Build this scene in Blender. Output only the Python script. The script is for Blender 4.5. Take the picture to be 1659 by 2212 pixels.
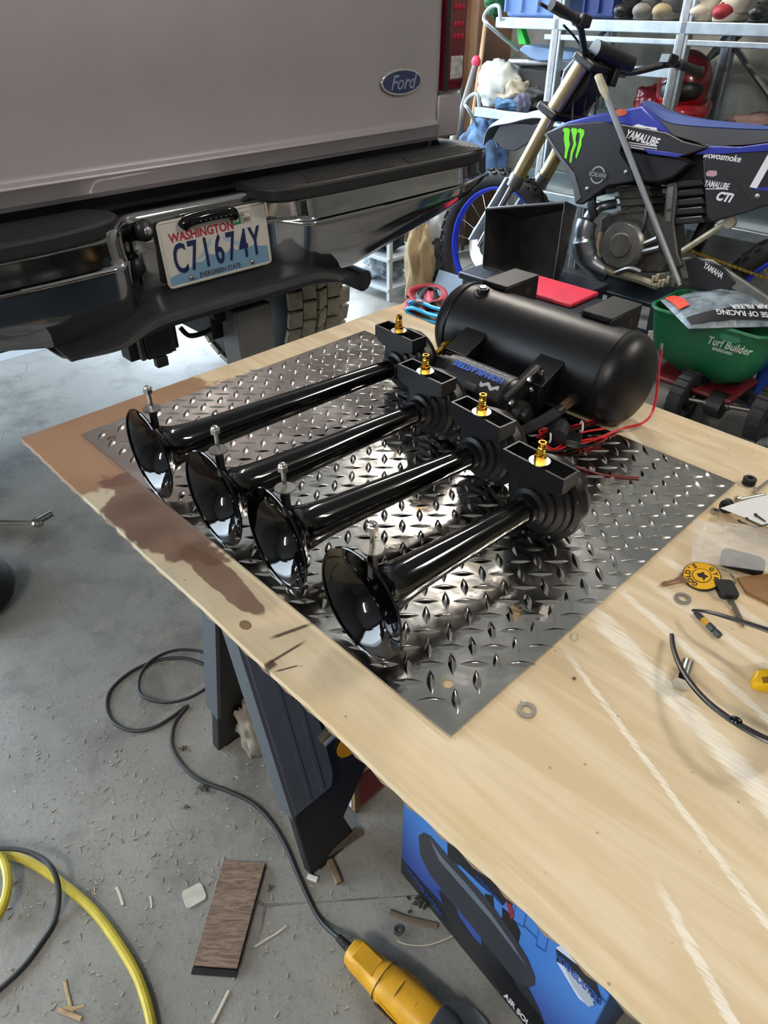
import bpy, bmesh, math, random
from mathutils import Vector, Matrix, noise as mnoise
random.seed(7)
for _o in list(bpy.data.objects): bpy.data.objects.remove(_o, do_unlink=True)
scene = bpy.context.scene
COL = scene.collection
R = math.radians
# ------------------------------------------------------------------ camera
CAMZ, FPX, CX, CY = 1.36, 1510.0, 829.5, 1106.0
PITCH = math.asin(0.5952); CT, ST = math.cos(PITCH), math.sin(PITCH)
cd = bpy.data.cameras.new('camera'); cam = bpy.data.objects.new('camera', cd); COL.objects.link(cam)
cam.location = (0, 0, CAMZ); cam.rotation_euler = (math.pi/2 - PITCH, 0, 0)
cd.sensor_fit = 'HORIZONTAL'; cd.sensor_width = 36; cd.lens = FPX/1659*36; cd.clip_start = .02
scene.camera = cam
# ------------------------------------------------------------------ frames
def frame(o, yaw): return Matrix.Translation(Vector(o)) @ Matrix.Rotation(yaw, 4, 'Z')
YAW = R(44)
RM = frame((-.427, 1.791, 0), YAW)          # room / truck frame: x = lateral (right), y = towards the door, z = up
TM = frame((-.48, .964, .80), R(-46))       # table frame: x along the board, y across it, z above the plate
def ray(p):
    u = (p[0]-CX)/FPX; v = (p[1]-CY)/FPX
    return Vector((u, CT-v*ST, -ST-v*CT))
EYE = Vector((0, 0, CAMZ))
def atz(p, z):
    r = ray(p); return EYE + r*((z-CAMZ)/r.z)
def on(M, axis, val, p):
    """point seen at photo pixel p on the plane axis=val of frame M, in the coordinates of M"""
    Mi = M.inverted(); e = Mi @ EYE; d = Mi.to_3x3() @ ray(p)
    return e + d*((val-e[axis])/d[axis])
# ------------------------------------------------------------------ world, lights, exposure
w = bpy.data.worlds.new('sky'); scene.world = w; w.use_nodes = True
bg = w.node_tree.nodes['Background']; bg.inputs[0].default_value = (.74, .88, 1.0, 1); bg.inputs[1].default_value = 13.0
vs = scene.view_settings; vs.view_transform = 'Standard'; vs.look = 'None'; vs.exposure = 0.18; vs.gamma = 1; vs.use_curve_mapping = False
LAMP = 165.0          # strength of the ceiling tubes
# ------------------------------------------------------------------ materials
def lin(c):
    if isinstance(c, str):
        c = [int(c[i:i+2], 16)/255 for i in (0, 2, 4)]
        c = [x/12.92 if x <= .04045 else ((x+.055)/1.055)**2.4 for x in c]
    return (c[0], c[1], c[2], 1)
class NT:
    def __init__(s, m): s.t = m.node_tree; s.n = s.t.nodes; s.l = s.t.links
    def node(s, ty, **kw):
        n = s.n.new(ty)
        for k, v in kw.items(): setattr(n, k, v)
        return n
    def put(s, sock, v):
        if hasattr(v, 'is_output') or isinstance(v, bpy.types.NodeSocket): s.l.new(v, sock)
        else: sock.default_value = v
    def m(s, op, a, b=0.0, c=None, clamp=False):
        n = s.node('ShaderNodeMath', operation=op, use_clamp=clamp); s.put(n.inputs[0], a); s.put(n.inputs[1], b)
        if c is not None: s.put(n.inputs[2], c)
        return n.outputs[0]
    def co(s, kind='Object', scale=(1,1,1), loc=(0,0,0), rot=(0,0,0)):
        t = s.node('ShaderNodeTexCoord'); mp = s.node('ShaderNodeMapping')
        mp.inputs['Scale'].default_value = scale; mp.inputs['Location'].default_value = loc; mp.inputs['Rotation'].default_value = rot
        s.l.new(t.outputs[kind], mp.inputs[0]); return mp.outputs[0]
    def noise(s, co, scale=5, detail=4, rough=.55, dist=0.0):
        n = s.node('ShaderNodeTexNoise'); s.l.new(co, n.inputs['Vector'])
        n.inputs['Scale'].default_value = scale; n.inputs['Detail'].default_value = detail; n.inputs['Roughness'].default_value = rough; n.inputs['Distortion'].default_value = dist
        return n.outputs['Fac']
    def voro(s, co, scale, feature='F1'):
        n = s.node('ShaderNodeTexVoronoi', feature=feature); s.l.new(co, n.inputs['Vector']); n.inputs['Scale'].default_value = scale
        return n.outputs['Distance']
    def ramp(s, f, stops):
        n = s.node('ShaderNodeValToRGB'); e = n.color_ramp.elements
        while len(e) < len(stops): e.new(.5)
        for i, (p, c) in enumerate(stops): e[i].position = p; e[i].color = lin(c) if not isinstance(c, (int, float)) else (c, c, c, 1)
        s.put(n.inputs[0], f); return n.outputs[0]
    def mix(s, f, a, b):
        n = s.node('ShaderNodeMix', data_type='RGBA'); s.put(n.inputs[0], f)
        for sk, v in ((n.inputs[6], a), (n.inputs[7], b)): s.put(sk, lin(v) if isinstance(v, (str, tuple, list)) else v)
        return n.outputs[2]
    def step(s, v, lo, hi):
        n = s.node('ShaderNodeMapRange', interpolation_type='SMOOTHSTEP'); s.put(n.inputs[0], v); n.inputs[1].default_value = lo; n.inputs[2].default_value = hi
        return n.outputs[0]
    def bump(s, h, strength=.3, dist=.01):
        n = s.node('ShaderNodeBump'); s.put(n.inputs['Height'], h); n.inputs['Strength'].default_value = strength; n.inputs['Distance'].default_value = dist
        return n.outputs[0]
MATS = {}
def mat(name, col='808080', rough=.5, metal=0.0, var=0.0, vs=8.0, bump=0.0, bs=60.0, coat=0.0, spec=.5, trans=0.0, alpha=1.0, emit=None, es=1.0, stretch=(1,1,1), rvar=0.0, sub=0.0):
    if name in MATS: return MATS[name]
    m = bpy.data.materials.new(name); m.use_nodes = True; MATS[name] = m
    b = m.node_tree.nodes['Principled BSDF']; c = lin(col)
    b.inputs['Base Color'].default_value = c; b.inputs['Roughness'].default_value = rough; b.inputs['Metallic'].default_value = metal
    b.inputs['Coat Weight'].default_value = coat; b.inputs['Coat Roughness'].default_value = .05; b.inputs['Specular IOR Level'].default_value = spec
    b.inputs['Transmission Weight'].default_value = trans; b.inputs['Alpha'].default_value = alpha
    if sub: b.inputs['Subsurface Weight'].default_value = sub
    if emit: b.inputs['Emission Color'].default_value = lin(emit); b.inputs['Emission Strength'].default_value = es
    N = NT(m)
    if var or rvar or bump:
        co = N.co(scale=stretch)
        if var:
            f = N.noise(co, vs, 6, .6)
            d = tuple(max(0, x*(1-var)) for x in c[:3]); l = tuple(min(1, x*(1+var)) for x in c[:3])
            N.l.new(N.mix(N.step(f, .3, .7), d, l), b.inputs['Base Color'])
        if rvar:
            f = N.noise(co, vs*1.7, 5, .6)
            N.l.new(N.m('ADD', rough-rvar, N.m('MULTIPLY', f, 2*rvar)), b.inputs['Roughness'])
        if bump: N.l.new(N.bump(N.noise(co, bs, 5, .6), bump, .01), b.inputs['Normal'])
    return m
def bsdf(m): return m.node_tree.nodes['Principled BSDF']
# ------------------------------------------------------------------ geometry
def spl(pts, k=8, closed=False):
    P = [Vector(p) for p in pts]; out = []; n = len(P)
    rng = range(n if closed else n-1)
    for i in rng:
        if closed: a, b, c, d = P[(i-1) % n], P[i], P[(i+1) % n], P[(i+2) % n]
        else: a, b, c, d = P[max(i-1, 0)], P[i], P[i+1], P[min(i+2, n-1)]
        for j in range(k):
            t = j/k; out.append(.5*((2*b)+(c-a)*t+(2*a-5*b+4*c-d)*t*t+(3*b-a-3*c+d)*t**3))
    if not closed: out.append(P[-1])
    return out
def perp(d):
    d = Vector(d).normalized(); a = Vector((0, 0, 1)) if abs(d.z) < .9 else Vector((1, 0, 0))
    x = d.cross(a).normalized(); return x, d.cross(x).normalized()
class MB:
    def __init__(s, M=None): s.v = []; s.f = []; s.M = M or Matrix()
    def add(s, vs, fs):
        o = len(s.v); s.v += [s.M @ Vector(v) for v in vs]; s.f += [tuple(i+o for i in f) for f in fs]; return s
    def box(s, c, d, rot=None):
        Rm = Matrix() if rot is None else (Matrix.Rotation(rot, 4, 'Z') if not isinstance(rot, Matrix) else rot)
        vs = [Vector(c)+(Rm @ Vector((x*d[0]/2, y*d[1]/2, z*d[2]/2))) for z in (-1, 1) for y in (-1, 1) for x in (-1, 1)]
        return s.add(vs, [(0,2,3,1),(4,5,7,6),(0,1,5,4),(2,6,7,3),(0,4,6,2),(1,3,7,5)])
    def bb(s, a, b): return s.box([(a[i]+b[i])/2 for i in range(3)], [abs(b[i]-a[i]) for i in range(3)])
    def hexa(s, p): return s.add(p, [(0,3,2,1),(4,5,6,7),(0,1,5,4),(1,2,6,5),(2,3,7,6),(3,0,4,7)])
    def lathe(s, prof, p0, ax, n=24, cap=True, closed=False):
        p0 = Vector(p0); d = Vector(ax).normalized(); x, y = perp(d); vs = []; fs = []
        for h, r in prof:
            for i in range(n):
                t = 2*math.pi*i/n; vs.append(p0+d*h+(x*math.cos(t)+y*math.sin(t))*r)
        m = len(prof)
        for j in range(m if closed else m-1):
            for i in range(n):
                a = j*n+i; b = j*n+(i+1) % n; k = ((j+1) % m)*n
                fs.append((a, b, k+(i+1) % n, k+i))
        if cap and not closed: fs.append(tuple(range(n))[::-1]); fs.append(tuple(range((m-1)*n, m*n)))
        return s.add(vs, fs)
    def cyl(s, p0, p1, r0, r1=None, n=16):
        p0 = Vector(p0); d = Vector(p1)-p0
        return s.lathe([(0, r0), (d.length, r0 if r1 is None else r1)], p0, d, n)
    def tube(s, pts, r, n=8, closed=False, flat=1.0):
        P = [Vector(p) for p in pts]; m = len(P); vs = []; fs = []
        rr = r if isinstance(r, (list, tuple)) else [r]*m
        x = None
        for i in range(m):
            if closed: t = P[(i+1) % m]-P[(i-1) % m]
            else: t = P[min(i+1, m-1)]-P[max(i-1, 0)]
            if t.length < 1e-9: t = Vector((0, 0, 1))
            t.normalize()
            if x is None: x, _ = perp(t)
            else:
                x = x-t*x.dot(t)
                x = x.normalized() if x.length > 1e-6 else perp(t)[0]
            y = t.cross(x)
            for k in range(n):
                a = 2*math.pi*k/n; vs.append(P[i]+x*math.cos(a)*rr[i]+y*math.sin(a)*rr[i]*flat)
        for j in range(m if closed else m-1):
            q = ((j+1) % m)*n
            for k in range(n): fs.append((j*n+k, j*n+(k+1) % n, q+(k+1) % n, q+k))
        if not closed: fs.append(tuple(range(n))[::-1]); fs.append(tuple(range((m-1)*n, m*n)))
        return s.add(vs, fs)
    def torus(s, c, ax, R_, r, n=32, m=10):
        c = Vector(c); x, y = perp(ax)
        return s.tube([c+(x*math.cos(2*math.pi*i/n)+y*math.sin(2*math.pi*i/n))*R_ for i in range(n)], r, m, True)
    def prism(s, poly, M, depth):
        """polygon (x,y) in frame M, extruded along M's z by depth"""
        n = len(poly); ar = sum(poly[i][0]*poly[(i+1) % n][1]-poly[(i+1) % n][0]*poly[i][1] for i in range(n))
        if ar < 0: poly = poly[::-1]
        vs = [M @ Vector((p[0], p[1], 0)) for p in poly]+[M @ Vector((p[0], p[1], depth)) for p in poly]
        return s.add(vs, [tuple(range(n))[::-1], tuple(range(n, 2*n))]+[(i, (i+1) % n, n+(i+1) % n, n+i) for i in range(n)])
    def sphere(s, c, r, n=16, m=10, Rm=None):
        r = (r, r, r) if isinstance(r, (int, float)) else r; Rm = Rm or Matrix(); vs = []; fs = []
        for j in range(m+1):
            ph = math.pi*j/m
            for i in range(n):
                th = 2*math.pi*i/n
                vs.append(Vector(c)+(Rm @ Vector((r[0]*math.sin(ph)*math.cos(th), r[1]*math.sin(ph)*math.sin(th), r[2]*math.cos(ph)))))
        for j in range(m):
            for i in range(n): fs.append((j*n+i, (j+1)*n+i, (j+1)*n+(i+1) % n, j*n+(i+1) % n))
        return s.add(vs, fs)
    def grid(s, fn, nu, nv, thick=0.0):
        """surface fn(u,v); thick>0 closes it into a sheet"""
        P = [[Vector(fn(i/nu, j/nv)) for j in range(nv+1)] for i in range(nu+1)]
        vs = [p for r_ in P for p in r_]; fs = []; W = nv+1
        for i in range(nu):
            for j in range(nv): fs.append((i*W+j, (i+1)*W+j, (i+1)*W+j+1, i*W+j+1))
        if thick:
            N_ = [Vector((0, 0, 0)) for _ in vs]
            for f in fs:
                nn = (vs[f[1]]-vs[f[0]]).cross(vs[f[3]]-vs[f[0]])
                for k in f: N_[k] += nn
            o = len(vs); vs = vs+[v-(nn.normalized() if nn.length > 0 else nn)*thick for v, nn in zip(vs, N_)]
            fs = fs+[tuple(k+o for k in f)[::-1] for f in fs]
            ed = [i*W for i in range(nu+1)]+[nu*W+j for j in range(1, W)]+[i*W+nv for i in range(nu-1, -1, -1)]+[j for j in range(nv-1, 0, -1)]
            for k in range(len(ed)):
                a, b = ed[k], ed[(k+1) % len(ed)]; fs.append((b, a, a+o, b+o))
        return s.add(vs, fs)
    def mesh(s, name, m, Minv=None, ang=35):
        me = bpy.data.meshes.new(name); vs = s.v if Minv is None else [Minv @ v for v in s.v]
        me.from_pydata(vs, [], s.f); me.materials.append(m)
        me.polygons.foreach_set('use_smooth', [True]*len(me.polygons)); me.set_sharp_from_angle(angle=R(ang)); me.update(); return me
    def build(s, name, m, parent=None, bevel=0.0, ang=35, label=None, seg=2):
        """part under parent (world coordinates in, parent frame out)"""
        Mi = MW[parent.name].inverted() if parent is not None else None
        if parent is None: return s.solo(name, m, bevel=bevel, ang=ang)
        o = bpy.data.objects.new(name, s.mesh(name, m, Mi, ang)); COL.objects.link(o)
        o.parent = parent; MW[o.name] = MW[parent.name]
        if bevel: bev(o, bevel, seg)
        if label: o['label'] = label
        return o
    def solo(s, name, m, label=None, cat=None, group=None, kind=None, bevel=0.0, ang=35, seg=2):
        """a thing of one mesh, origin at its base"""
        n = len(s.v); c = Vector((sum(v.x for v in s.v)/n, sum(v.y for v in s.v)/n, min(v.z for v in s.v)))
        M = Matrix.Translation(c); o = bpy.data.objects.new(name, s.mesh(name, m, M.inverted(), ang)); COL.objects.link(o)
        o.location = c; MW[o.name] = M; tag(o, label, cat, group, kind)
        if bevel: bev(o, bevel, seg)
        return o
MW = {}
def bev(o, w_, seg=2):
    b = o.modifiers.new('bevel', 'BEVEL'); b.width = w_; b.segments = seg; b.limit_method = 'ANGLE'; b.angle_limit = R(40); b.use_clamp_overlap = True
def tag(o, label=None, cat=None, group=None, kind=None):
    for k, v in (('label', label), ('category', cat), ('group', group), ('kind', kind)):
        if v: o[k] = v
    return o
def thing(name, label, cat, M=None, group=None):
    """Empty at a thing's base; M is its world matrix"""
    M = M if M is not None else Matrix()
    if not isinstance(M, Matrix): M = Matrix.Translation(Vector(M))
    o = bpy.data.objects.new(name, None); o.empty_display_size = .05; COL.objects.link(o); o.matrix_world = M; MW[o.name] = M.copy()
    return tag(o, label, cat, group)
def copy_part(o, parent, M):
    c = o.copy(); COL.objects.link(c); c.parent = parent; c.matrix_parent_inverse = Matrix(); c.matrix_local = M; MW[c.name] = MW[parent.name]; return c
def words(name, txt, m, parent, M, size, ex=.0004, off=0.0, sx=1.0, shear=0.0, align='CENTER', label=None):
    """lettering lying in the xy plane of world frame M"""
    cu = bpy.data.curves.new(name, 'FONT'); cu.body = txt; cu.size = size; cu.extrude = ex; cu.offset = off; cu.shear = shear
    cu.align_x = align; cu.align_y = 'CENTER'; cu.resolution_u = 3
    t = bpy.data.objects.new('tmp_text', cu); COL.objects.link(t); bpy.context.view_layer.update()
    me = bpy.data.meshes.new_from_object(t.evaluated_get(bpy.context.evaluated_depsgraph_get())); bpy.data.objects.remove(t, do_unlink=True); bpy.data.curves.remove(cu)
    me.transform(MW[parent.name].inverted() @ M @ Matrix.Diagonal((sx, 1, 1, 1))); me.materials.clear(); me.materials.append(m); me.name = name
    o = bpy.data.objects.new(name, me); COL.objects.link(o); o.parent = parent; MW[o.name] = MW[parent.name]
    if label: o['label'] = label
    return o
def axes(o, x, y):
    """frame with origin o, x axis x and y axis near y"""
    x = Vector(x).normalized(); z = x.cross(Vector(y)).normalized(); y = z.cross(x)
    return Matrix(((x.x, y.x, z.x, o[0]), (x.y, y.y, z.y, o[1]), (x.z, y.z, z.z, o[2]), (0, 0, 0, 1)))
def rrect(w_, h_, r, n=5):
    out = []
    for cx, cy, a in ((w_/2-r, h_/2-r, 0), (-w_/2+r, h_/2-r, 90), (-w_/2+r, -h_/2+r, 180), (w_/2-r, -h_/2+r, 270)):
        for i in range(n+1):
            t = R(a+90*i/n); out.append((cx+r*math.cos(t), cy+r*math.sin(t)))
    return out
def ell(rx, ry, n=32, c=(0, 0)): return [(c[0]+rx*math.cos(2*math.pi*i/n), c[1]+ry*math.sin(2*math.pi*i/n)) for i in range(n)]
def blob(nm, c, r, m, lab, cat, seed=0, amp=.25, fr=2.2, n=36, k=24, group=None, M=RM, fl=None):
    vs = []; fs = []; c = Vector(c); r = Vector(r)
    for j in range(k+1):
        ph = math.pi*j/k
        for i in range(n):
            th = 2*math.pi*i/n; d = Vector((math.sin(ph)*math.cos(th), math.sin(ph)*math.sin(th), math.cos(ph)))
            f = 1+amp*(mnoise.noise(d*fr+Vector((seed*3.1, seed, 0)))*1.3+.5*mnoise.noise(d*fr*2.6+Vector((0, seed*2.3, 5)))+.3*(1-2*abs(mnoise.noise(d*fr*2+Vector((seed, 9, 1))))))
            v = c+Vector((d.x*r.x, d.y*r.y, d.z*r.z))*f
            if fl is not None and v.z < fl: v.z = fl
            vs.append(v)
    for j in range(k):
        for i in range(n): fs.append((j*n+i, (j+1)*n+i, (j+1)*n+(i+1) % n, j*n+(i+1) % n))
    return MB(M).add(vs, fs).solo(nm, m, lab, cat, group, ang=70)
# common materials
M_BLK = mat('black_plastic', '0d0d10', .42)
M_BLKG = mat('gloss_black_paint', '040406', .06, spec=.42)
M_SAT = mat('satin_black_powder_coat', '08080c', .40, bump=.03, bs=900, spec=.3)
M_STEEL = mat('bright_steel', 'c8c6c2', .22, 1.0)
M_DSTEEL = mat('dull_steel', '8d8b88', .42, 1.0, var=.15, vs=30)
M_BRASS = mat('brass', 'd9a83e', .2, 1.0)
M_RUB = mat('rubber', '131315', .7)
M_WHITE = mat('white_print', 'd8dadf', .5)
M_REDW = mat('red_wire_plastic', 'c01a22', .35)
# ================================================================== the room
def concrete():
    m = bpy.data.materials.new('concrete_floor'); m.use_nodes = True; N = NT(m); b = bsdf(m); co = N.co()
    big = N.noise(co, .9, 5, .6, .4); mid = N.noise(co, 5, 6, .65, .3); fin = N.noise(co, 120, 3, .7); grit = N.voro(co, 160)
    c = N.mix(N.step(big, .32, .68), '72716d', '8e8c87'); c = N.mix(N.m('MULTIPLY', N.step(mid, .46, .7), .6), c, '4d4a45'); c = N.mix(N.m('MULTIPLY', N.step(N.noise(co, 17, 6, .7, .6), .52, .68), .4), c, '8d897f')
    c = N.mix(N.m('MULTIPLY', N.step(fin, .55, .7), .35), c, '4c4b49'); c = N.mix(N.m('MULTIPLY', N.step(grit, .16, .08), .35), c, 'aaa8a2')
    ck = N.voro(N.co(scale=(1, 1, 1), loc=(.3, .1, 0)), .75, 'DISTANCE_TO_EDGE')
    wob = N.m('ADD', ck, N.m('MULTIPLY', N.m('SUBTRACT', mid, .5), .012))
    crack = N.m('MULTIPLY', N.step(wob, .0014, .0003), N.step(big, .5, .6)); c = N.mix(N.m('MULTIPLY', crack, .6), c, '2b2a29')
    N.l.new(c, b.inputs['Base Color']); N.l.new(N.m('ADD', .34, N.m('MULTIPLY', mid, .38)), b.inputs['Roughness'])
    h = N.m('SUBTRACT', N.m('ADD', N.m('MULTIPLY', fin, .6), mid), crack); N.l.new(N.bump(h, .4, .004), b.inputs['Normal']); return m
M_CONC = concrete(); MATS['concrete_floor'] = M_CONC
M_WALLC = mat('cast_concrete_wall', '8f8d84', .85, var=.32, vs=5, bump=.35, bs=30)
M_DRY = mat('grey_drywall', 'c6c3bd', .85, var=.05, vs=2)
M_DARKW = mat('dark_wall_board', '77736c', .9, var=.1, vs=2)  # darker board colour for the left and back walls
M_OSB = mat('brown_wood_sheathing', '6a4630', .8, var=.4, vs=6, stretch=(1, 1, .35), bump=.2, bs=40)
M_STUD = mat('wood_stud', '7d5638', .75, var=.25, vs=9, stretch=(3, 3, .4))
M_DRIVE = mat('driveway_concrete', '9aa0a4', .55, var=.12, vs=3, bump=.2, bs=80)
M_DOORP = mat('white_door_panel', 'c9c8c4', .5, var=.04, vs=3)
AL, AR, BF, BB, CZ = -5.6, 3.15, 1.7, -4.6, 2.6
def struct(name, mb, m, bevel=0): return mb.solo(name, m, kind='structure', bevel=bevel)
fl = MB(RM); fl.bb((AL-.2, BB-.2, -.12), (AR+.2, BF+.1, 0)); struct('floor', fl, M_CONC)
fl = MB(RM); fl.bb((AL-6, BF+.112, -.12), (AR+6, BF+14, -.004)); struct('floor', fl, M_DRIVE).name = 'floor_driveway'
struct('ceiling', MB(RM).bb((AL-.2, BB-.2, CZ), (AR+.2, BF+.1, CZ+.1)), M_DRY)
struct('wall_right', MB(RM).bb((AR, BB-.2, 0), (AR+.2, BF+.1, CZ)), M_WALLC)
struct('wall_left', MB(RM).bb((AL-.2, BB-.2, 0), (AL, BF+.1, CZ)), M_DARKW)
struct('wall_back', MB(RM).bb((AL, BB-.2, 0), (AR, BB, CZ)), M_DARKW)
wf = MB(RM); wf.bb((2.6, BF, 0), (AR, BF+.1, CZ)); wf.bb((-2.1, BF, 0), (-1.55, BF+.1, CZ)); wf.bb((AL, BF, 0), (-5.1, BF+.1, CZ)); wf.bb((AL, BF, 2.24), (AR, BF+.1, CZ))
wfo = struct('wall_front', wf, M_OSB)
for a in (2.63, 2.86, 3.09): MB(RM).bb((a-.02, BF-.09, .02), (a+.02, BF-.001, CZ-.01)).build('stud', M_STUD, wfo, bevel=.002)
# expansion joint at the threshold
tj = MB(RM).bb((AL, BF+.1, -.1), (AR, BF+.112, -.006)); struct('trim_1', tj, M_RUB)
# ceiling tube lights
M_TUBE = mat('lit_fluorescent_tube', 'ffffff', .5, emit='fff6ea', es=LAMP)
M_LAMPW = mat('white_lamp_housing', 'd9d9d6', .5)
def ceiling_light(a, b, lab, along=0, hf=.6):
    M = RM @ Matrix.Translation((a, b, CZ)) @ Matrix.Rotation(R(along), 4, 'Z')
    t = thing('ceiling_light', lab, 'lamp', M, 'tube lights under the garage ceiling')
    MB(M).hexa([(-hf-.02, -.1, -.05), (hf+.02, -.1, -.05), (hf+.02, .1, -.05), (-hf-.02, .1, -.05), (-hf-.02, -.06, 0), (hf+.02, -.06, 0), (hf+.02, .06, 0), (-hf-.02, .06, 0)]).build('housing', M_LAMPW, t)
    for y in (-.05, .05):
        MB(M).cyl((-hf, y, -.075), (hf, y, -.075), .015, n=10).build('tube', M_TUBE, t)
        for x in (-hf-.005, hf+.005): MB(M).box((x, y, -.068), (.02, .045, .05)).build('lamp_holder', M_LAMPW, t)
ceiling_light(1.62, .5, 'short twin tube ceiling light between the truck and the dirt bike', 90, .42)
ceiling_light(1.2, -2.4, 'twin tube ceiling light over the near end of the work table', 90, .36)
ceiling_light(-2.6, -1.6, 'twin tube ceiling light over the empty bay on the left', 90)
# ================================================================== work table
def plywood():
    m = bpy.data.materials.new('paint_smeared_plywood'); m.use_nodes = True; N = NT(m); b = bsdf(m)
    t = N.node('ShaderNodeTexCoord'); sp = N.node('ShaderNodeSeparateXYZ'); N.l.new(t.outputs['Object'], sp.inputs[0]); X, Y = sp.outputs[0], sp.outputs[1]
    g = N.noise(N.co(scale=(1.2, 9, 1)), 3, 7, .6, 1.2); g2 = N.noise(N.co(scale=(4, 110, 1)), 3, 4, .6, .3); pat = N.noise(N.co(scale=(1, 2.2, 1)), 4, 4, .6)
    c = N.mix(N.step(g, .36, .66), 'c4b08e', 'd6c5a6'); c = N.mix(N.m('MULTIPLY', N.step(g2, .55, .7), .14), c, 'b5976c'); c = N.mix(N.m('MULTIPLY', N.step(pat, .5, .7), .35), c, 'c6a878')
    ed = N.noise(N.co(scale=(3, 60, 1)), 4, 5, .7); wob = N.noise(N.co(scale=(5, 5, 1)), 3, 3, .6); thin = N.noise(N.co(scale=(6, 170, 1)), 3, 5, .7)
    # white paint smears, each a band that runs along the board
    tot = None
    for y0, k, w_, x0, x1, s_ in ((.248, -.40, .016, .775, 1.30, .95), (.300, -.30, .007, .775, 1.15, .9), (.172, -.46, .0045, .79, 1.2, .85), (.335, -.2, .010, .80, 1.25, .6), (.39, -.2, .008, .78, 1.25, .6), (.66, -.55, .007, .55, .74, .85), (.47, -.1, .006, .78, .95, .5), (.02, -.6, .006, .98, 1.3, .9), (.70, -.05, .02, .03, .20, .5), (.655, -.02, .012, -.06, .10, .75)):
        xx = N.m('SUBTRACT', X, x0); d = N.m('ABSOLUTE', N.m('SUBTRACT', Y, N.m('ADD', y0, N.m('MULTIPLY', xx, k))))
        d = N.m('ADD', d, N.m('MULTIPLY', N.m('SUBTRACT', ed, .5), w_*2.2))
        band = N.m('MULTIPLY', N.step(d, w_, w_*.45), N.m('MULTIPLY', N.step(X, x0-.01, x0+.03), N.step(X, x1, x1-.12)))
        band = N.m('MULTIPLY', band, N.m('MULTIPLY', N.step(thin, .33, .52), s_))
        tot = band if tot is None else N.m('MAXIMUM', tot, band)
    c = N.mix(tot, c, 'e8e3d6')
    # red-brown stain and a greyer tone on the left end
    def blob(x, y, rx, ry, k=.9):
        dx = N.m('DIVIDE', N.m('SUBTRACT', X, x), rx); dy = N.m('DIVIDE', N.m('SUBTRACT', Y, y), ry)
        d = N.m('SQRT', N.m('ADD', N.m('MULTIPLY', dx, dx), N.m('MULTIPLY', dy, dy)))
        return N.step(N.m('ADD', d, N.m('MULTIPLY', N.m('SUBTRACT', wob, .5), k)), 1.03, .93)
    gy = N.m('MULTIPLY', N.step(N.m('ADD', X, N.m('MULTIPLY', wob, .1)), .62, .3), N.step(Y, .2, .05)); c = N.mix(N.m('MULTIPLY', gy, .65), c, 'aaa596')
    c = N.mix(N.m('MULTIPLY', blob(.02, .05, .17, .22), .82), c, '80583c'); c = N.mix(N.m('MULTIPLY', blob(.275, -.02, .135, .052, 1.3), .88), c, '5f4238')
    c = N.mix(N.m('MULTIPLY', blob(.43, -.03, .085, .018, 1.2), .85), c, '6b4a3d'); c = N.mix(N.m('MULTIPLY', blob(.524, -.053, .008, .006, .5), .85), c, '6a4a30')
    for x, y, l, q, sl_ in ((.5667, -.022, .028, .0038, .3), (.588, -.046, .03, .0026, .05), (.606, -.058, .014, .002, .45), (.59, -.068, .008, .008, 0)):
        xx = N.m('SUBTRACT', X, x); yy = N.m('SUBTRACT', Y, y); d = N.m('ABSOLUTE', N.m('SUBTRACT', xx, N.m('MULTIPLY', yy, sl_)))
        c = N.mix(N.m('MULTIPLY', N.m('MULTIPLY', N.step(d, q, q*.3), N.step(N.m('ABSOLUTE', yy), l, l*.5)), .9), c, '33230f')
    sd = N.voro(N.co(), 38); c = N.mix(N.m('MULTIPLY', N.step(sd, .07, .03), .6), c, '5c4a33')
    N.l.new(c, b.inputs['Base Color']); b.inputs['Roughness'].default_value = .55
    N.l.new(N.bump(N.m('ADD', N.m('MULTIPLY', g2, .4), N.m('MULTIPLY', tot, .5)), .12, .003), b.inputs['Normal']); return m
M_PLY = plywood(); M_PLYE = mat('plywood_edge', '7d6a55', .8, var=.35, vs=20, stretch=(1, 1, 30))
BM_ = TM @ Matrix.Translation((0, 0, -.016))
ply = thing('plywood_sheet', 'pale paint-smeared plywood sheet lying across a sawhorse as a work table', 'plywood', BM_)
rnd = random.Random(3); X0, X1, Y0, Y1 = -.062, 1.55, -.072, .746
def jag(x, s_=.0006): return s_*(math.sin(x*61)+.6*math.sin(x*143+1)+.5*rnd.uniform(-1, 1))
near = [(X0+(X1-X0)*i/90, Y0+jag(i/9.)) for i in range(91)]
near[0] = (X0, Y0)
outl = near+[(X1, Y1), (X0-.006, Y1)]
# worn corner notch where the edge has splintered
MB().prism(outl, BM_ @ Matrix.Translation((0, 0, .0035)), .0085).build('face_veneer', M_PLY, ply, ang=50)
MB().prism([(x+(.0015 if i % 3 else -.001), y+(.002 if i % 2 else -.0008)) for i, (x, y) in enumerate(outl)], BM_, .0035).build('under_ply', M_PLYE, ply, ang=50)
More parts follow.
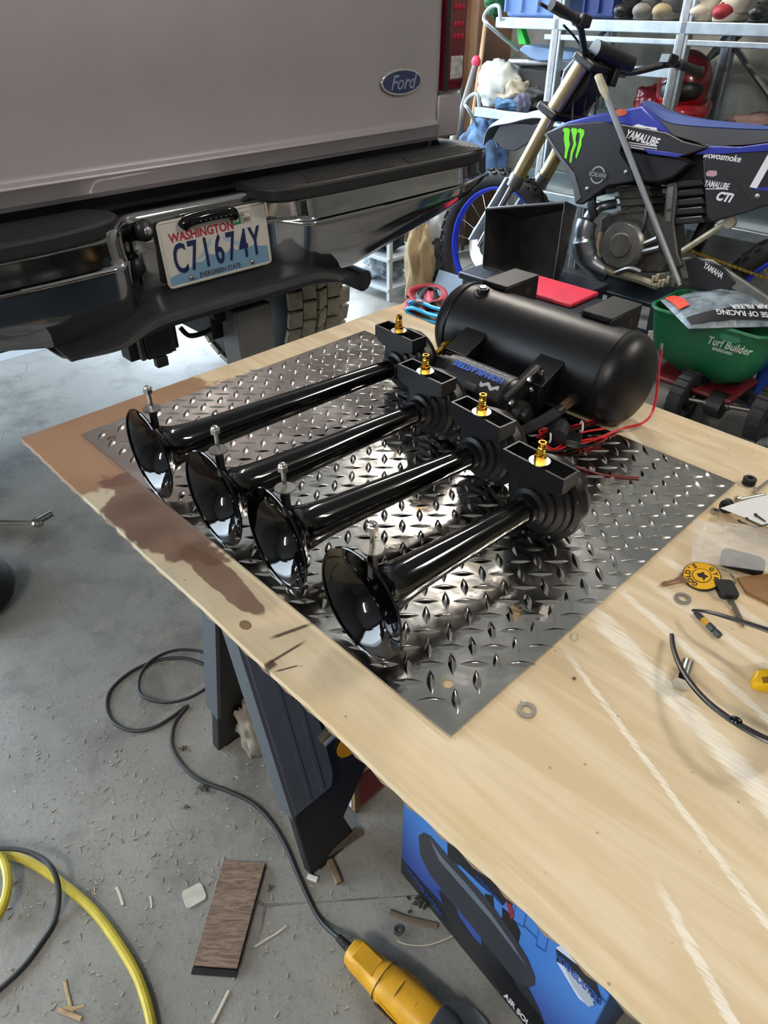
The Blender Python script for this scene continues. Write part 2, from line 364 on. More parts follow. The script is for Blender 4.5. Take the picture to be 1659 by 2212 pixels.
# ------------------------------------------------------------------ sawhorse
M_SGREY = mat('grey_sawhorse_steel', '4b5058', .45, var=.08, vs=6)
M_SBLK = mat('black_sawhorse_plastic', '17181a', .5, var=.2, vs=12)
F2 = Vector((-.147, .669, 0)); F1 = Vector((-.379, .947, 0)); AP = Vector((-.263, .808, .782))
ud = RM.to_3x3() @ Vector((1, 0, 0)); bd = RM.to_3x3() @ Vector((0, 1, 0))
saw = thing('sawhorse', 'grey and black folding sawhorse under the plywood sheet', 'sawhorse', (F1+F2)/2)
def saw_side(F, inner):
    up = AP-F; L = up.length; M = axes(F, ud, up)             # x along the beam, y up the leg, z outwards or inwards
    sgn = 1 if (M.to_3x3() @ Vector((0, 0, 1))).dot(F-AP) > 0 else -1
    body = [(0, 0), (.115, 0), (.10, .07), (.19, .155), (.29, .25), (.37, .25), (.47, .155), (.56, .07), (.545, 0), (.66, 0), (.655, L), (.005, L)]
    MB().prism(body, M @ Matrix.Translation((0, 0, -.012)), .024).build('leg_frame', M_SBLK, saw, bevel=.003)
    z = .012*sgn
    for x0 in (0, .565):
        q = MB(); q.prism([(x0+.0, .178), (x0+.085, .178), (x0+.095, .205), (x0+.095, L-.01), (x0, L-.01)], M @ Matrix.Translation((0, 0, z if sgn > 0 else z-.014)), .014)
        g = q.build('leg', M_SGREY, saw, bevel=.002)
        for gx in (.03, .06): MB().prism([(x0+gx, .19), (x0+gx+.008, .19), (x0+gx+.008, L-.02), (x0+gx, L-.02)], M @ Matrix.Translation((0, 0, z+.014*sgn-(.0025 if sgn < 0 else 0))), .0025).build('leg_rib', M_SGREY, g)
    for x0 in (0,): MB().prism([(x0-.006, .17), (x0+.002, .17), (x0+.002, L-.01), (x0-.006, L-.01)], M @ Matrix.Translation((0, 0, -.02)), .042).build('leg_flange', M_SGREY, saw)
    for k in range(6): MB().prism([(.11, .33+.07*k), (.55, .33+.07*k), (.55, .345+.07*k), (.11, .345+.07*k)], M @ Matrix.Translation((0, 0, (-.022 if sgn > 0 else .012))), .010).build('web_rib', M_SBLK, saw)
    for x0 in (.02, .58): MB().prism([(x0, 0), (x0+.06, 0), (x0+.06, .004), (x0, .004)], M @ Matrix.Translation((0, 0, -.014)), .028).build('foot_pad', M_RUB, saw)
    return M
Ms = saw_side(F2, False); saw_side(F1, True)
MB().prism(ell(.036, .024, 24, (.155, .225)), Ms @ Matrix.Translation((0, 0, .0125 if (Ms.to_3x3() @ Vector((0, 0, 1))).dot(F2-AP) > 0 else -.0155)), .003).build('badge', mat('yellow_badge', 'c68a10', .45), saw)
bmw = MB(); c0 = AP+ud*.33; bmw.box((c0.x, c0.y, .765), (.70, .05, .038), YAW); bmw.build('top_beam', M_SBLK, saw, bevel=.004)
t0 = atz((693, 1603), .52); MB().tube([t0, t0+Vector((.17, .16, .07))], .010, 14).build('fold_brace_tube', M_STEEL, saw)
# ------------------------------------------------------------------ diamond plate
def plate_metal():
    m = bpy.data.materials.new('polished_tread_plate'); m.use_nodes = True; N = NT(m); b = bsdf(m); co = N.co()
    b.inputs['Metallic'].default_value = 1; n1 = N.noise(co, 9, 5, .6, .6); n2 = N.noise(co, 60, 4, .6)
    N.l.new(N.mix(N.step(n1, .35, .7), 'b9b5b0', 'd6d3ce'), b.inputs['Base Color']); N.l.new(N.m('ADD', .11, N.m('MULTIPLY', N.step(n1, .35, .75), .14)), b.inputs['Roughness'])
    N.l.new(N.bump(N.m('ADD', N.noise(co, 22, 3, .5), N.m('MULTIPLY', n2, .12)), .22, .006), b.inputs['Normal']); return m
M_PLATE = plate_metal(); PX, PY = .781, .611
PMx = TM @ Matrix.Translation((0, 0, -.004))
dp = thing('diamond_plate', 'shiny aluminium diamond tread plate lying on the plywood under the black horns', 'metal plate', PMx)
def hole_plate():
    bm = bmesh.new(); holes = [(.045, .028), (.737, .045)]
    n = 16; vt = []
    def sag(x, y): return 0
    for z in (0, .004):
        out = [bm.verts.new((x, y, z)) for x, y in ((0, 0), (PX, 0), (PX, PY), (0, PY))]
        es = [bm.edges.new((out[i], out[(i+1) % 4])) for i in range(4)]; hs = []
        for hx, hy in holes:
            h = [bm.verts.new((hx+.0065*math.cos(2*math.pi*i/n), hy+.0065*math.sin(2*math.pi*i/n), z)) for i in range(n)]
            es += [bm.edges.new((h[i], h[(i+1) % n])) for i in range(n)]; hs.append(h)
        bmesh.ops.triangle_fill(bm, use_beauty=True, use_dissolve=False, edges=es); vt.append((out, hs))
    (o0, h0), (o1, h1) = vt
    for i in range(4): bm.faces.new((o0[i], o0[(i+1) % 4], o1[(i+1) % 4], o1[i]))
    for a, b in zip(h0, h1):
        for i in range(n): bm.faces.new((a[(i+1) % n], a[i], b[i], b[(i+1) % n]))
    bmesh.ops.recalc_face_normals(bm, faces=bm.faces)
    me = bpy.data.meshes.new('sheet'); bm.to_mesh(me); bm.free(); me.materials.append(M_PLATE); return me
o = bpy.data.objects.new('sheet', hole_plate()); COL.objects.link(o); o.parent = dp
LUGP, LUGL, LUGW, LUGH = .0235, .0305, .0084, .0021
def lug_geo():
    vs = []; fs = []; n = 8
    for i in range(n+1):
        t = -1+2*i/n; x = t*LUGL/2; wy = LUGW/2*(1-abs(t)**1.6); h = LUGH*(1-abs(t)**2.2)
        vs += [(x, -wy-.0004, .004), (x, -wy*.35, .004+h*.8), (x, 0, .004+h), (x, wy*.35, .004+h*.8), (x, wy+.0004, .004)]
    for i in range(n):
        for k in range(4): fs.append((i*5+k, (i+1)*5+k, (i+1)*5+k+1, i*5+k+1))
    return vs, fs
lv, lf = lug_geo(); lme = bpy.data.meshes.new('lug'); lme.from_pydata(lv, [], lf); lme.materials.append(M_PLATE)
lme.polygons.foreach_set('use_smooth', [True]*len(lme.polygons)); lme.set_sharp_from_angle(angle=R(50))
spots = []; c45 = math.cos(R(46)); s45 = math.sin(R(46)); Minv = TM.inverted()
for i in range(-60, 61):
    for j in range(-60, 61):
        wx, wy = i*LUGP, j*LUGP; p = Vector((wx*c45-wy*s45+.01, wx*s45+wy*c45+.005))
        if -.004 < p.x-.008 and p.x+.008 < PX and -.0+.010 < p.y < PY-.010:
            if any((p-Vector(h)).length < .013 for h in ((.045, .028), (.737, .045))): continue
            spots.append((p.x, p.y, 0 if (i+j) % 2 == 0 else 90))
def seen_size(q): return (PMx @ Vector((q[0], q[1], .004))-EYE).length
def hidden(q):      # under the horns or the air tank
    x, y = q[0], q[1]
    for hx, L_ in ((.243, .44), (.385, .36), (.51, .32), (.645, .27)):
        if abs(x-hx-.022) < .028 and .05 < y < L_+.05: return True
    return (.3 < x < .5 and y > .52)
spots.sort(key=lambda q: (hidden(q), seen_size(q)))
rest = MB()
for k, (x, y, a) in enumerate(spots):
    A = Matrix.Translation((x, y, 0)) @ Matrix.Rotation(R(46+a), 4, 'Z')
    if k < 300:
        lo = bpy.data.objects.new('lug', lme); COL.objects.link(lo); lo.parent = dp; lo.matrix_local = A
    else: rest.add([PMx @ A @ Vector(v) for v in lv], lf)
ro = rest.build('lug_field', M_PLATE, dp, ang=50); ro['kind'] = 'stuff'
# ------------------------------------------------------------------ train horns
def horn(mx, my, ex, ey, lab):
    d = Vector((ex-mx, ey-my, 0)); L = d.length; yaw = math.atan2(-d.x, d.y); RB = .063
    M = TM @ Matrix.Translation((mx, my, 0)) @ Matrix.Rotation(yaw, 4, 'Z')
    t = thing('train_horn', lab, 'air horn', M, 'four black train horns in a row on the tread plate')
    ZC = RB+.0005; dz = -.007; ax = Vector((0, L, dz)).normalized(); P0 = Vector((0, 0, ZC))
    rf = lambda y: .0152+.0095*max(0, 1-y/L)**1.3+(RB-.0247)*math.exp(-y/.0165)
    ys = [0, .003, .007, .012, .018, .025, .034, .045, .06, .08, .11, .15]+[L*k for k in (.5, .65, .8, .92, 1.0)]
    ys = sorted(set(y for y in ys if y <= L))
    prof = [(y, rf(y)) for y in ys]; inner = [(y+.0015, rf(y)-.0016) for y in ys if y < .2]
    lip = [(-.0012, RB-.0002), (-.0016, RB-.001), (-.0008, RB-.002)]
    b = MB(M); b.lathe([(y, r) for y, r in reversed(inner)]+lip[::-1]+prof, P0, ax, 56, cap=True); bell = b.build('bell', M_BLKG, t, ang=60)
    MB(M).torus(P0+ax*-.0008, ax, RB-.0008, .0013, 56, 6).build('rolled_rim', M_BLKG, bell)
    # driver housing
    q = MB(M); q.lathe([(L-.012, .0185), (L-.002, .0195), (L, .025), (L+.006, .026), (L+.008, .033), (L+.013, .034), (L+.015, .041), (L+.020, .042), (L+.022, .047), (L+.028, .048), (L+.030, .056), (L+.036, .0565), (L+.037, .055)], P0, ax, 44)
    hs = q.build('driver_housing', M_SAT, t, ang=40)
    q = MB(M); q.lathe([(L+.037, .0545), (L+.044, .0555), (L+.047, .052), (L+.056, .05), (L+.058, .03), (L+.060, .028)], P0, ax, 44); q.build('back_cover', M_SAT, t, ang=40)
    x, y = perp(ax)
    for k in range(8):
        a = 2*math.pi*(k+.5)/8; p = P0+ax*(L+.0295)+(x*math.cos(a)+y*math.sin(a))*.0522; MB(M).cyl(p-ax*.0012, p+ax*.001, .0017, n=8).build('screw', M_STEEL, hs)
    # tapered air port bracket with open tray on top
    yc = L+.020; zt = .114; th = .028
    F = Matrix(((1, 0, 0, 0), (0, 0, 1, yc-th/2), (0, 1, 0, 0), (0, 0, 0, 1)))       # x, z profile extruded along y
    prof2 = [(-.050, zt-.020), (.038, zt-.020), (.038, zt-.024), (.018, ZC+.022), (.016, ZC-.01), (-.026, ZC-.01), (-.027, ZC+.018), (-.048, zt-.027)]
    br = MB(M); br.prism(prof2, F, th); bk = br.build('port_bracket', M_SAT, t, bevel=.0012)
    q = MB(M); x0, x1, y0, y1 = -.052, .040, yc-th/2-.0015, yc+th/2+.0015; w_ = .0028
    q.bb((x0, y0, zt-.021), (x1, y0+w_, zt)); q.bb((x0, y1-w_, zt-.021), (x1, y1, zt)); q.bb((x0, y0+w_, zt-.021), (x0+w_, y1-w_, zt)); q.bb((x1-w_, y0+w_, zt-.021), (x1, y1-w_, zt)); q.bb((x0+w_, y0+w_, zt-.021), (x1-w_, y1-w_, zt-.018))
    q.build('tray', M_SAT, bk)
    fx = -.003
    MB(M).cyl((fx, yc-.006, zt-.018), (fx, yc-.006, zt+.002), .005, n=12).build('fitting_stem', M_BRASS, t)
    MB(M).lathe([(0, .0045), (.0012, .013), (.0025, .013), (.0026, .0045)], (fx, yc-.006, zt+.0005), (0, 0, 1), 24).build('washer', M_STEEL, t)
    fit = MB(M).lathe([(0, .0074), (.007, .0074), (.008, .0045), (.009, .0045)], (fx, yc-.006, zt+.003), (0, 0, 1), 6).build('brass_fitting', M_BRASS, t, ang=20)
    MB(M).lathe([(0, .0052), (.003, .0058), (.004, .0048), (.006, .0056), (.007, .0046), (.009, .0053), (.0105, .0044), (.015, .0052), (.0165, .0050), (.0165, .0032), (.010, .003)], (fx, yc-.006, zt+.0115), (0, 0, 1), 16).build('barb', M_BRASS, fit)
    # mounting stud on the bell
    sy = .017; zb = ZC+rf(sy)
    MB(M).bb((-.004, sy-.004, zb-.012), (.004, sy+.004, ZC+.062)).build('stud_post', M_BLK, t, bevel=.001)
    z0 = ZC+.062
    MB(M).lathe([(0, .003), (.0, .0115), (.0016, .0115), (.0017, .003)], (0, sy, z0), (0, 0, 1), 24).build('fender_washer', M_DSTEEL, t)
    MB(M).cyl((0, sy, z0+.0016), (0, sy, z0+.026), .0027, n=10).build('bolt', M_STEEL, t)
    MB(M).lathe([(0, .0062), (.0055, .0062), (.0062, .0055)], (0, sy, z0+.024), (0, 0, 1), 6).build('hex_nut', M_STEEL, t, ang=20)
    MB(M).sphere((0, sy, z0+.031), (.0045, .0045, .003), 10, 6).build('bolt_cap', M_STEEL, t)
horn(.232, .005, .255, .443, 'longest black train horn, farthest to the back beside the truck')
horn(.380, .010, .391, .362, 'second longest black train horn, second from the truck')
horn(.497, .018, .527, .325, 'third black train horn from the truck, second shortest of four')
horn(.640, .016, .653, .281, 'shortest black train horn, nearest the bare front corner of the plate')
# ------------------------------------------------------------------ air tank with compressor
TX0, TX1, TY, TZ, TR = .252, .556, .643, .0745, .0742
tk = thing('air_tank', 'matte black air tank with attached compressor at the back of the plate', 'air tank', TM @ Matrix.Translation((.404, TY, 0)))
MB(TM).cyl((TX0, TY, TZ), (TX1, TY, TZ), TR, n=64).build('tank_shell', M_SAT, tk, ang=50)
for x, s_ in ((TX0, -1), (TX1, 1)):
    dome = MB(TM).lathe([(0, TR+.0012)]+[(.006+.040*math.sin(R(a)), (TR+.0012)*math.cos(R(a))**.8) for a in (5, 15, 25, 35, 45, 55, 65, 75, 83)]+[(.0462, .004)], (x, TY, TZ), (s_, 0, 0), 64).build('dome_end', M_SAT, tk, ang=50)
    MB(TM).torus((x+.001*s_, TY, TZ), (1, 0, 0), TR+.0008, .0018, 64, 6).build('weld_seam', M_SAT, dome)
for x in (.262, .466):
    q = MB(TM); w_ = .054
    q.bb((x, TY+.012, .154), (x+w_, TY+.105, .157)); q.bb((x+w_-.003, TY+.012, TZ+.03), (x+w_, TY+.105, .154)); q.bb((x, TY+.012, TZ+.045), (x+.003, TY+.105, .154))
    q.build('mount_foot', M_SAT, tk, bevel=.001)
    MB(TM).cyl((x+w_-.0035, TY+.075, .135), (x+w_+.0005, TY+.075, .135), .006, n=16).build('foot_hole', mat('bracket_hole', '2a1216', .7), tk)
pl = MB(TM).lathe([(0, .018), (.003, .017), (.004, .011), (.009, .010), (.0095, .006), (.006, .005)], (.285, TY-.012, TZ+TR-.004), (0, -.15, 1), 24).build('port_bung', M_SAT, tk)
MB(TM).lathe([(0, .0062), (.003, .0062), (.0031, .003), (.001, .0028)], (.285, TY-.0135, TZ+TR+.005), (0, -.15, 1), 6).build('port_plug', M_STEEL, pl, ang=20)
# compressor brackets
for x in (.298, .452):
    q = MB(TM); q.prism([(TY-.045, TZ+.05), (TY-.055, TZ+.035), (TY-.122, .080), (TY-.128, .085), (TY-.128, .045), (TY-.115, .04), (TY-.06, TZ-.02)], Matrix(((0, 0, 1, x), (1, 0, 0, 0), (0, 1, 0, 0), (0, 0, 0, 1))), .046)
    q.build('compressor_bracket', M_SAT, tk, bevel=.002)
    for zz in (.062,): MB(TM).sphere((x+.03, TY-.129, zz+.01), (.006, .004, .006), 10, 6).build('bracket_bolt', M_STEEL, tk)
CY_, CZ_, CR = .500, .047, .0385
cp = MB(TM).lathe([(0, .026), (.004, .033), (.02, .034), (.021, CR), (.158, CR), (.159, .03)], (.312, CY_, CZ_), (1, 0, 0), 40).build('compressor', M_SAT, tk)
for k in range(10):
    a = R(36*k); MB(TM).box((.321, CY_+.034*math.cos(a), CZ_+.034*math.sin(a)), (.018, .006, .004), Matrix.Rotation(a, 4, 'X')).build('cooling_fin', M_SAT, cp)
q = MB(TM); q.prism([(-.045, -.042), (.035, -.045), (.05, -.02), (.05, .045), (.035, .058), (.01, .05), (-.045, .03)], Matrix(((0, 0, 1, .471), (1, 0, 0, CY_), (0, 1, 0, CZ_), (0, 0, 0, 1))), .012); q.build('end_plate', M_SAT, cp, bevel=.003)
q = MB(TM); q.lathe([(0, .02), (.012, .019), (.013, .012), (.02, .011)], (.483, CY_-.012, CZ_-.004), (1, 0, 0), 20); q.build('pump_cap', M_BLK, cp)
for dy, dz in ((.036, .046), (.005, .046), (-.034, -.034), (.03, -.036), (-.036, .022)): MB(TM).lathe([(0, .0055), (.004, .0055), (.005, .003)], (.483, CY_+dy, CZ_+dz), (1, 0, 0), 8).build('end_screw', M_STEEL, cp)
# printed sticker on the motor (reads upside down from here)
M_STK = mat('sticker_black', '101014', .5); M_STKB = mat('sticker_blue', '2f58b8', .35); M_STKW = mat('sticker_white', 'b8bcc4', .4)
def drum(x, a, r=CR+.0006): return TM @ Vector((x, CY_-r*math.sin(a), CZ_+r*math.cos(a)))
sk = MB().grid(lambda u, v: drum(.345+.115*u, R(-22)+R(92)*v), 8, 16, .0004).build('sticker', M_STK, cp)
def on_drum(name, txt, m, a, size, sx, x=.386, off=.0):
    c = TM.inverted() @ drum(x, a, CR+.0012); M = axes(TM @ c, TM.to_3x3() @ Vector((-1, 0, 0)), TM.to_3x3() @ Vector((0, math.cos(a), math.sin(a))))
    return words(name, txt, m, cp, M, size, .0002, off, sx)
for nm, a, m in (('sticker_lettering', R(20), M_STKB),):
    c = drum(.401, a, CR+.0012); X_ = TM.to_3x3() @ Vector((-1, 0, 0)); Y_ = TM.to_3x3() @ Vector((0, math.cos(a), math.sin(a)))
    words(nm, 'HORNBLASTERS', m, cp, axes(c, X_, -Y_ if False else Vector(X_).cross(Y_).cross(X_)*-1), .0165, .0002, .0007, .82)
c = drum(.401, R(2), CR+.0010)
q = MB(); 
for k in range(8): q.grid(lambda u, v, k=k: drum(.351+.0125*k+.010*u, R(-4)+R(7)*v, CR+.0013), 2, 2, .0002)
q.build('sticker_bars', mat('sticker_dim_blue', '2a4468', .4), cp)
q = MB().grid(lambda u, v: drum(.417+.035*u, R(40)+R(9)*v+R(4)*math.sin(u*12), CR+.0013), 12, 3, .0002); q.build('sticker_smoke', M_STKW, cp)
MB().grid(lambda u, v: drum(.392+.022*u, R(52)+R(16)*v, CR+.0013), 2, 3, .0002).build('sticker_code_panel', mat('sticker_grey', '4b4c50', .5), cp)
# fittings and hose on the tank
def chain(root, items, nm, p, d):
    p = Vector(p); d = Vector(d).normalized()
    for h, r, n, m in items:
        MB(TM).cyl(p, p+d*h, r, n=n).build(nm, m, root); p = p+d*h
chain(tk, [(.012, .010, 20, M_SAT), (.010, .006, 6, M_BRASS), (.008, .0085, 6, M_BRASS), (.014, .006, 12, M_BRASS), (.006, .0085, 6, M_BRASS), (.012, .007, 12, M_DSTEEL)], 'drain_fitting', (.272, TY-.060, .075), (-.25, -.6, -.45))
chain(tk, [(.016, .016, 20, M_SAT), (.006, .011, 16, M_BLK), (.022, .0085, 6, mat('copper_fitting', 'b98a72', .3, 1.0)), (.012, .009, 14, M_BLK)], 'hose_fitting', (.530, TY-.060, .058), (-.1, -.9, -.25))
hp = spl([(.524, .533, .043), (.512, .50, .030), (.492, .463, .018), (.468, .435, .0125), (.44, .425, .012), (.42, .44, .02), (.425, .48, .03)], 8)
hose = MB(TM).tube(hp, .0095, 12).build('braided_hose', mat('braided_hose', '1a1a1d', .5, bump=.6, bs=700), tk)
q = MB(TM); q.lathe([(0, .008), (.002, .016), (.03, .017), (.036, .011), (.05, .009)], (.548, .500, .018), (-.35, .75, .12), 24); q.build('pressure_switch', M_BLK, tk)
# ------------------------------------------------------------------ wiring
wr = thing('wire_harness', 'red and black wire harness with white zip ties beside the air tank', 'wiring', TM @ Matrix.Translation((.56, .46, 0)))
rng = random.Random(11)
for k in range(7):
    o1, o2, o3 = rng.uniform(-.012, .012), rng.uniform(-.01, .01), rng.uniform(0, .012)
    pts = [Vector(on(TM, 2, z, p))+Vector((o1*s_, o2*s_, o3*s_)) for p, z, s_ in (((1300, 908), .012, .5), ((1275, 918), .014, .35), ((1240, 928), .014, .35), ((1205, 938), .014, .35), ((1180, 948), .012, .8), ((1168, 962), .006, 1.2), ((1195, 975), .003, .2), ((1250, 962), .003, 1.0), ((1310, 955), .003, 1.2))[:9 if k % 2 else 6]]
    MB(TM).tube(spl(pts, 6), .0017, 6).build('wire', M_REDW if k % 3 else M_BLK, wr)
for p_ in ((1256, 922), (1187, 944)):
    x, y, _z = on(TM, 2, .018, p_); MB(TM).torus((x, y, .018), (.75, .75, 0), .0085, .0016, 16, 6).build('zip_tie', M_WHITE, wr)
tip = TM.inverted() @ (EYE+ray((1427, 745))*1.145)
wa = [(.555, .53, .012), (.575, .545, .006)] + [tuple(on(TM, 2, z, p)) for p, z in (((1340, 927), .003), ((1385, 915), .010))]
wa += [tuple(TM.inverted() @ (EYE+ray(p)*d)) for p, d in (((1408, 893), 1.132), ((1418, 850), 1.134), ((1423, 800), 1.137), ((1427, 768), 1.14))]
MB(TM).tube(spl(wa, 8), .0021, 8).build('long_wire', M_REDW, wr)
e0 = Vector(wa[-1]); e1 = TM.inverted() @ (EYE+ray((1430, 742))*1.142)
MB(TM).cyl(e0, e0.lerp(e1, .45), .0030, n=10).build('crimp_sleeve', mat('clear_red_sleeve', '8e2a2a', .3), wr)
MB(TM).cyl(e0.lerp(e1, .4), e1, .0022, n=10).build('spade_terminal', M_DSTEEL, wr)
MB(TM).tube(spl([(.60, .48, .003), (.64, .49, .002), (.68, .52, .002)], 6), .0013, 6).build('wire', mat('dark_red_wire', '7a1420', .4), wr)
MB(TM).box((.565, .525, .014), (.02, .03, .012), .4).build('wire_connector', M_BLK, wr, bevel=.001)
# ================================================================== pickup truck
def sst(x, a, b):
    t = min(1, max(0, (x-a)/(b-a))); return t*t*(3-2*t)
M_PAINT = mat('silver_truck_paint', 'a8a2a7', .40, .45, var=.05, vs=2.5, coat=.35, rvar=.06)
M_CHROME = mat('chrome_bumper', 'a9a9ac', .09, 1.0, rvar=.04, vs=14, bump=.02, bs=7)
M_CHR = mat('chrome_trim', 'd2d2d4', .08, 1.0)
M_PAD = mat('black_step_plastic', '0d0e12', .6, var=.25, vs=9, bump=.05, bs=300)
M_RED = mat('red_tail_lens', '5a0616', .12, coat=.5); M_LENS = mat('clear_reverse_lens', 'b9b5b8', .12, .3, var=.3, vs=60)
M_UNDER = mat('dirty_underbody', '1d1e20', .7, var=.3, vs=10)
M_TIRE = mat('tire_rubber', '2a2927', .8, var=.2, vs=14); M_TREAD = mat('dusty_tread', '8d8574', .9, var=.2, vs=25, bump=.2, bs=120)
tr = thing('pickup_truck', 'silver pickup truck backed in, tailgate and chrome bumper toward the table', 'truck', RM @ Matrix.Translation((0, .05, 0)))
def rprism(poly_bz, a0, a1):   # profile in (b,z) extruded along a
    return MB(RM).prism(poly_bz, Matrix(((0, 0, 1, a0), (1, 0, 0, 0), (0, 1, 0, 0), (0, 0, 0, 1))), a1-a0)
rprism([(.05, 1.52), (.046, 1.40), (.044, 1.20), (.05, 1.062), (.047, 1.052), (.040, 1.045), (.0385, 1.040), (.0415, 1.036), (.048, 1.008), (.058, .996), (.11, .996), (.11, 1.52)], -.86, .862).build('tailgate', M_PAINT, tr, bevel=.0015, ang=25)
for s_ in (-1, 1):
    a0, a1 = (.869, .972) if s_ > 0 else (-.972, -.869)
    rprism([(.05, 1.118), (.047, 1.06), (.055, 1.0), (.12, .99), (.12, 1.118)], a0, a1).build('corner_panel', M_PAINT, tr, bevel=.006)
    rprism([(.052, 1.55), (.052, 1.122), (.12, 1.122), (.12, 1.55)], a0, a1).build('corner_panel', M_PAINT, tr, bevel=.004)
    b0, b1 = (.872, .962) if s_ > 0 else (-.962, -.872)
    tl = rprism([(.05, 1.48), (.036, 1.46), (.033, 1.30), (.034, 1.15), (.042, 1.128), (.056, 1.124), (.056, 1.48)], b0, b1).build('tail_light', M_RED, tr, bevel=.005)
    c0 = (b0+b1)/2+.008*s_
    rprism([(.0345, 1.215), (.031, 1.212), (.031, 1.158), (.0345, 1.155)], c0-.026, c0+.026).build('reverse_lens', M_LENS, tl, bevel=.001)
    rprism([(.0345, 1.48), (.0315, 1.48), (.0315, 1.126), (.0355, 1.126)], b0 if s_ > 0 else b1-.016, b0+.016 if s_ > 0 else b1).build('lens_bezel', mat('black_lens_bezel', '140a14', .2), tl)
    M_REFL = mat('red_reflector', 'a0142c', .15)
    for z in (1.262, 1.292, 1.332):
        for k in range(3): MB(RM).sphere((c0-.016+.016*k, .0325, z), (.008, .002, .008), 8, 5).build('reflector', M_REFL, tl)
# bed sides, floor and cab
for s_ in (-1, 1):
    rprism([(.12, 1.55), (2.1, 1.55), (2.1, .74), (1.42, .74), (1.33, .86), (1.2, .94), (1.02, .98), (.82, .98), (.64, .94), (.5, .86), (.41, .74), (.12, .80)], .90*s_-.06, .90*s_+.06).build('bed_side', M_PAINT, tr, bevel=.012)
MB(RM).bb((-.84, .12, .86), (.84, 2.1, .90)).build('bed_floor', M_UNDER, tr); MB(RM).bb((-.84, 2.06, .9), (.84, 2.1, 1.52)).build('bed_front', M_PAINT, tr)
cab = rprism([(2.16, .72), (2.16, 1.35), (2.3, 1.95), (3.5, 1.97), (4.1, 1.38), (5.4, 1.28), (5.5, .75)], -.96, .96).build('cab', M_PAINT, tr, bevel=.03)
M_GLASS = mat('dark_window_glass', '0c0f12', .05, coat=.5)
rprism([(2.19, 1.42), (2.185, 1.42), (2.30, 1.88), (2.31, 1.88)], -.72, .72).build('rear_window', M_GLASS, cab)
for s_ in (-1, 1): rprism([(2.45, 1.4), (2.5, 1.86), (3.4, 1.88), (3.85, 1.4)], .962*s_-.003, .962*s_+.003).build('side_window', M_GLASS, cab)
for s_ in (-1, 1): MB(RM).bb((.42*s_-.04, .3, .76), (.42*s_+.04, 5.2, .86)).build('frame_rail', M_UNDER, tr)
# emblem
ec = on(RM, 1, .043, (867, 177)); EF = axes(RM @ Vector((ec.x, .0445, ec.z)), RM.to_3x3() @ Vector((1, 0, 0)), Vector((0, 0, 1)))
em = MB().prism(ell(.082, .034, 40), EF, .005).build('oval_emblem', M_CHR, tr, bevel=.002)
MB().prism(ell(.074, .0275, 40), EF @ Matrix.Translation((0, 0, .005)), .0012).build('emblem_field', mat('emblem_blue', '13234f', .2, coat=.4), em)
words('emblem_script', 'Ford', mat('emblem_silver', '8f9bb4', .3, .5), em, EF @ Matrix.Translation((0, -.002, .0066)), .050, .0004, .0006, 1.0, .35)
# chrome bumper
def bbase(a):
    v = .012+.075*max(sst(a, -.20, -.29) if a < 0 else 0, sst(a, .15, .25) if a > 0 else 0)
    return v-.16*max(0, abs(a)-.80)**1.6*4.2
BP = [(.964, -.08), (.966, -.03), (.964, -.006), (.958, 0), (.915, .003), (.893, .006), (.888, .014), (.882, .015), (.86, .013), (.82, .009), (.78, -.002), (.755, -.014), (.738, -.026), (.735, -.030)]
def bump_pt(u, v):
    a = -1.02+2.04*u; k = v*(len(BP)-1); i = min(int(k), len(BP)-2); t = k-i
    z = BP[i][0]*(1-t)+BP[i+1][0]*t; o_ = BP[i][1]*(1-t)+BP[i+1][1]*t
    if o_ > 0: o_ *= .15+.85*max(sst(a, -.17, -.24) if a < 0 else 0, sst(a, .17, .24) if a > 0 else 0)
    low = max(0, (.90-z)/.18); z += low*max(0, abs(a)-.42)*.24
    return RM @ Vector((a, -(bbase(a)+o_), z))
bu = MB().grid(bump_pt, 120, 26, -.003).build('rear_bumper', M_CHROME, tr, ang=50)
# gap behind the bumper, crossmember raised to block sky light leaking through
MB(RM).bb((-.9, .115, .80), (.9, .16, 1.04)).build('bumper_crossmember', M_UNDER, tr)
# step pads
padR = [(.115, .05), (.122, -.045), (.135, -.078), (.175, -.100), (.30, -.112), (.84, -.112), (.93, -.085), (.985, -.02), (1.0, .05), (.98, .13), (.93, .14), (.90, .06)]
padL = [(-.275, .05), (-.245, .0), (-.245, -.04), (-.275, -.078), (-.33, -.100), (-.42, -.112), (-.86, -.112), (-.94, -.085), (-.99, -.02), (-1.0, .05)]
for pd in (padR, padL):
    p_ = MB(RM).prism(pd, Matrix.Translation((0, 0, .946)), .036).build('step_pad', M_PAD, tr, bevel=.008, seg=3)
    x0, x1 = (.24, .93) if pd is padR else (-.93, -.36)
    for k in range(6):
        for q0, q1 in (((x0, x0+.30), (x0+.36, x1)) if pd is padR else ((x0, x1-.26), (x1-.20, x1))):
            MB(RM).bb((q0+.01*k, -.095+.016*k, .981), (q1-.004*k, -.088+.016*k, .9845)).build('tread_rib', M_PAD, p_, bevel=.001)
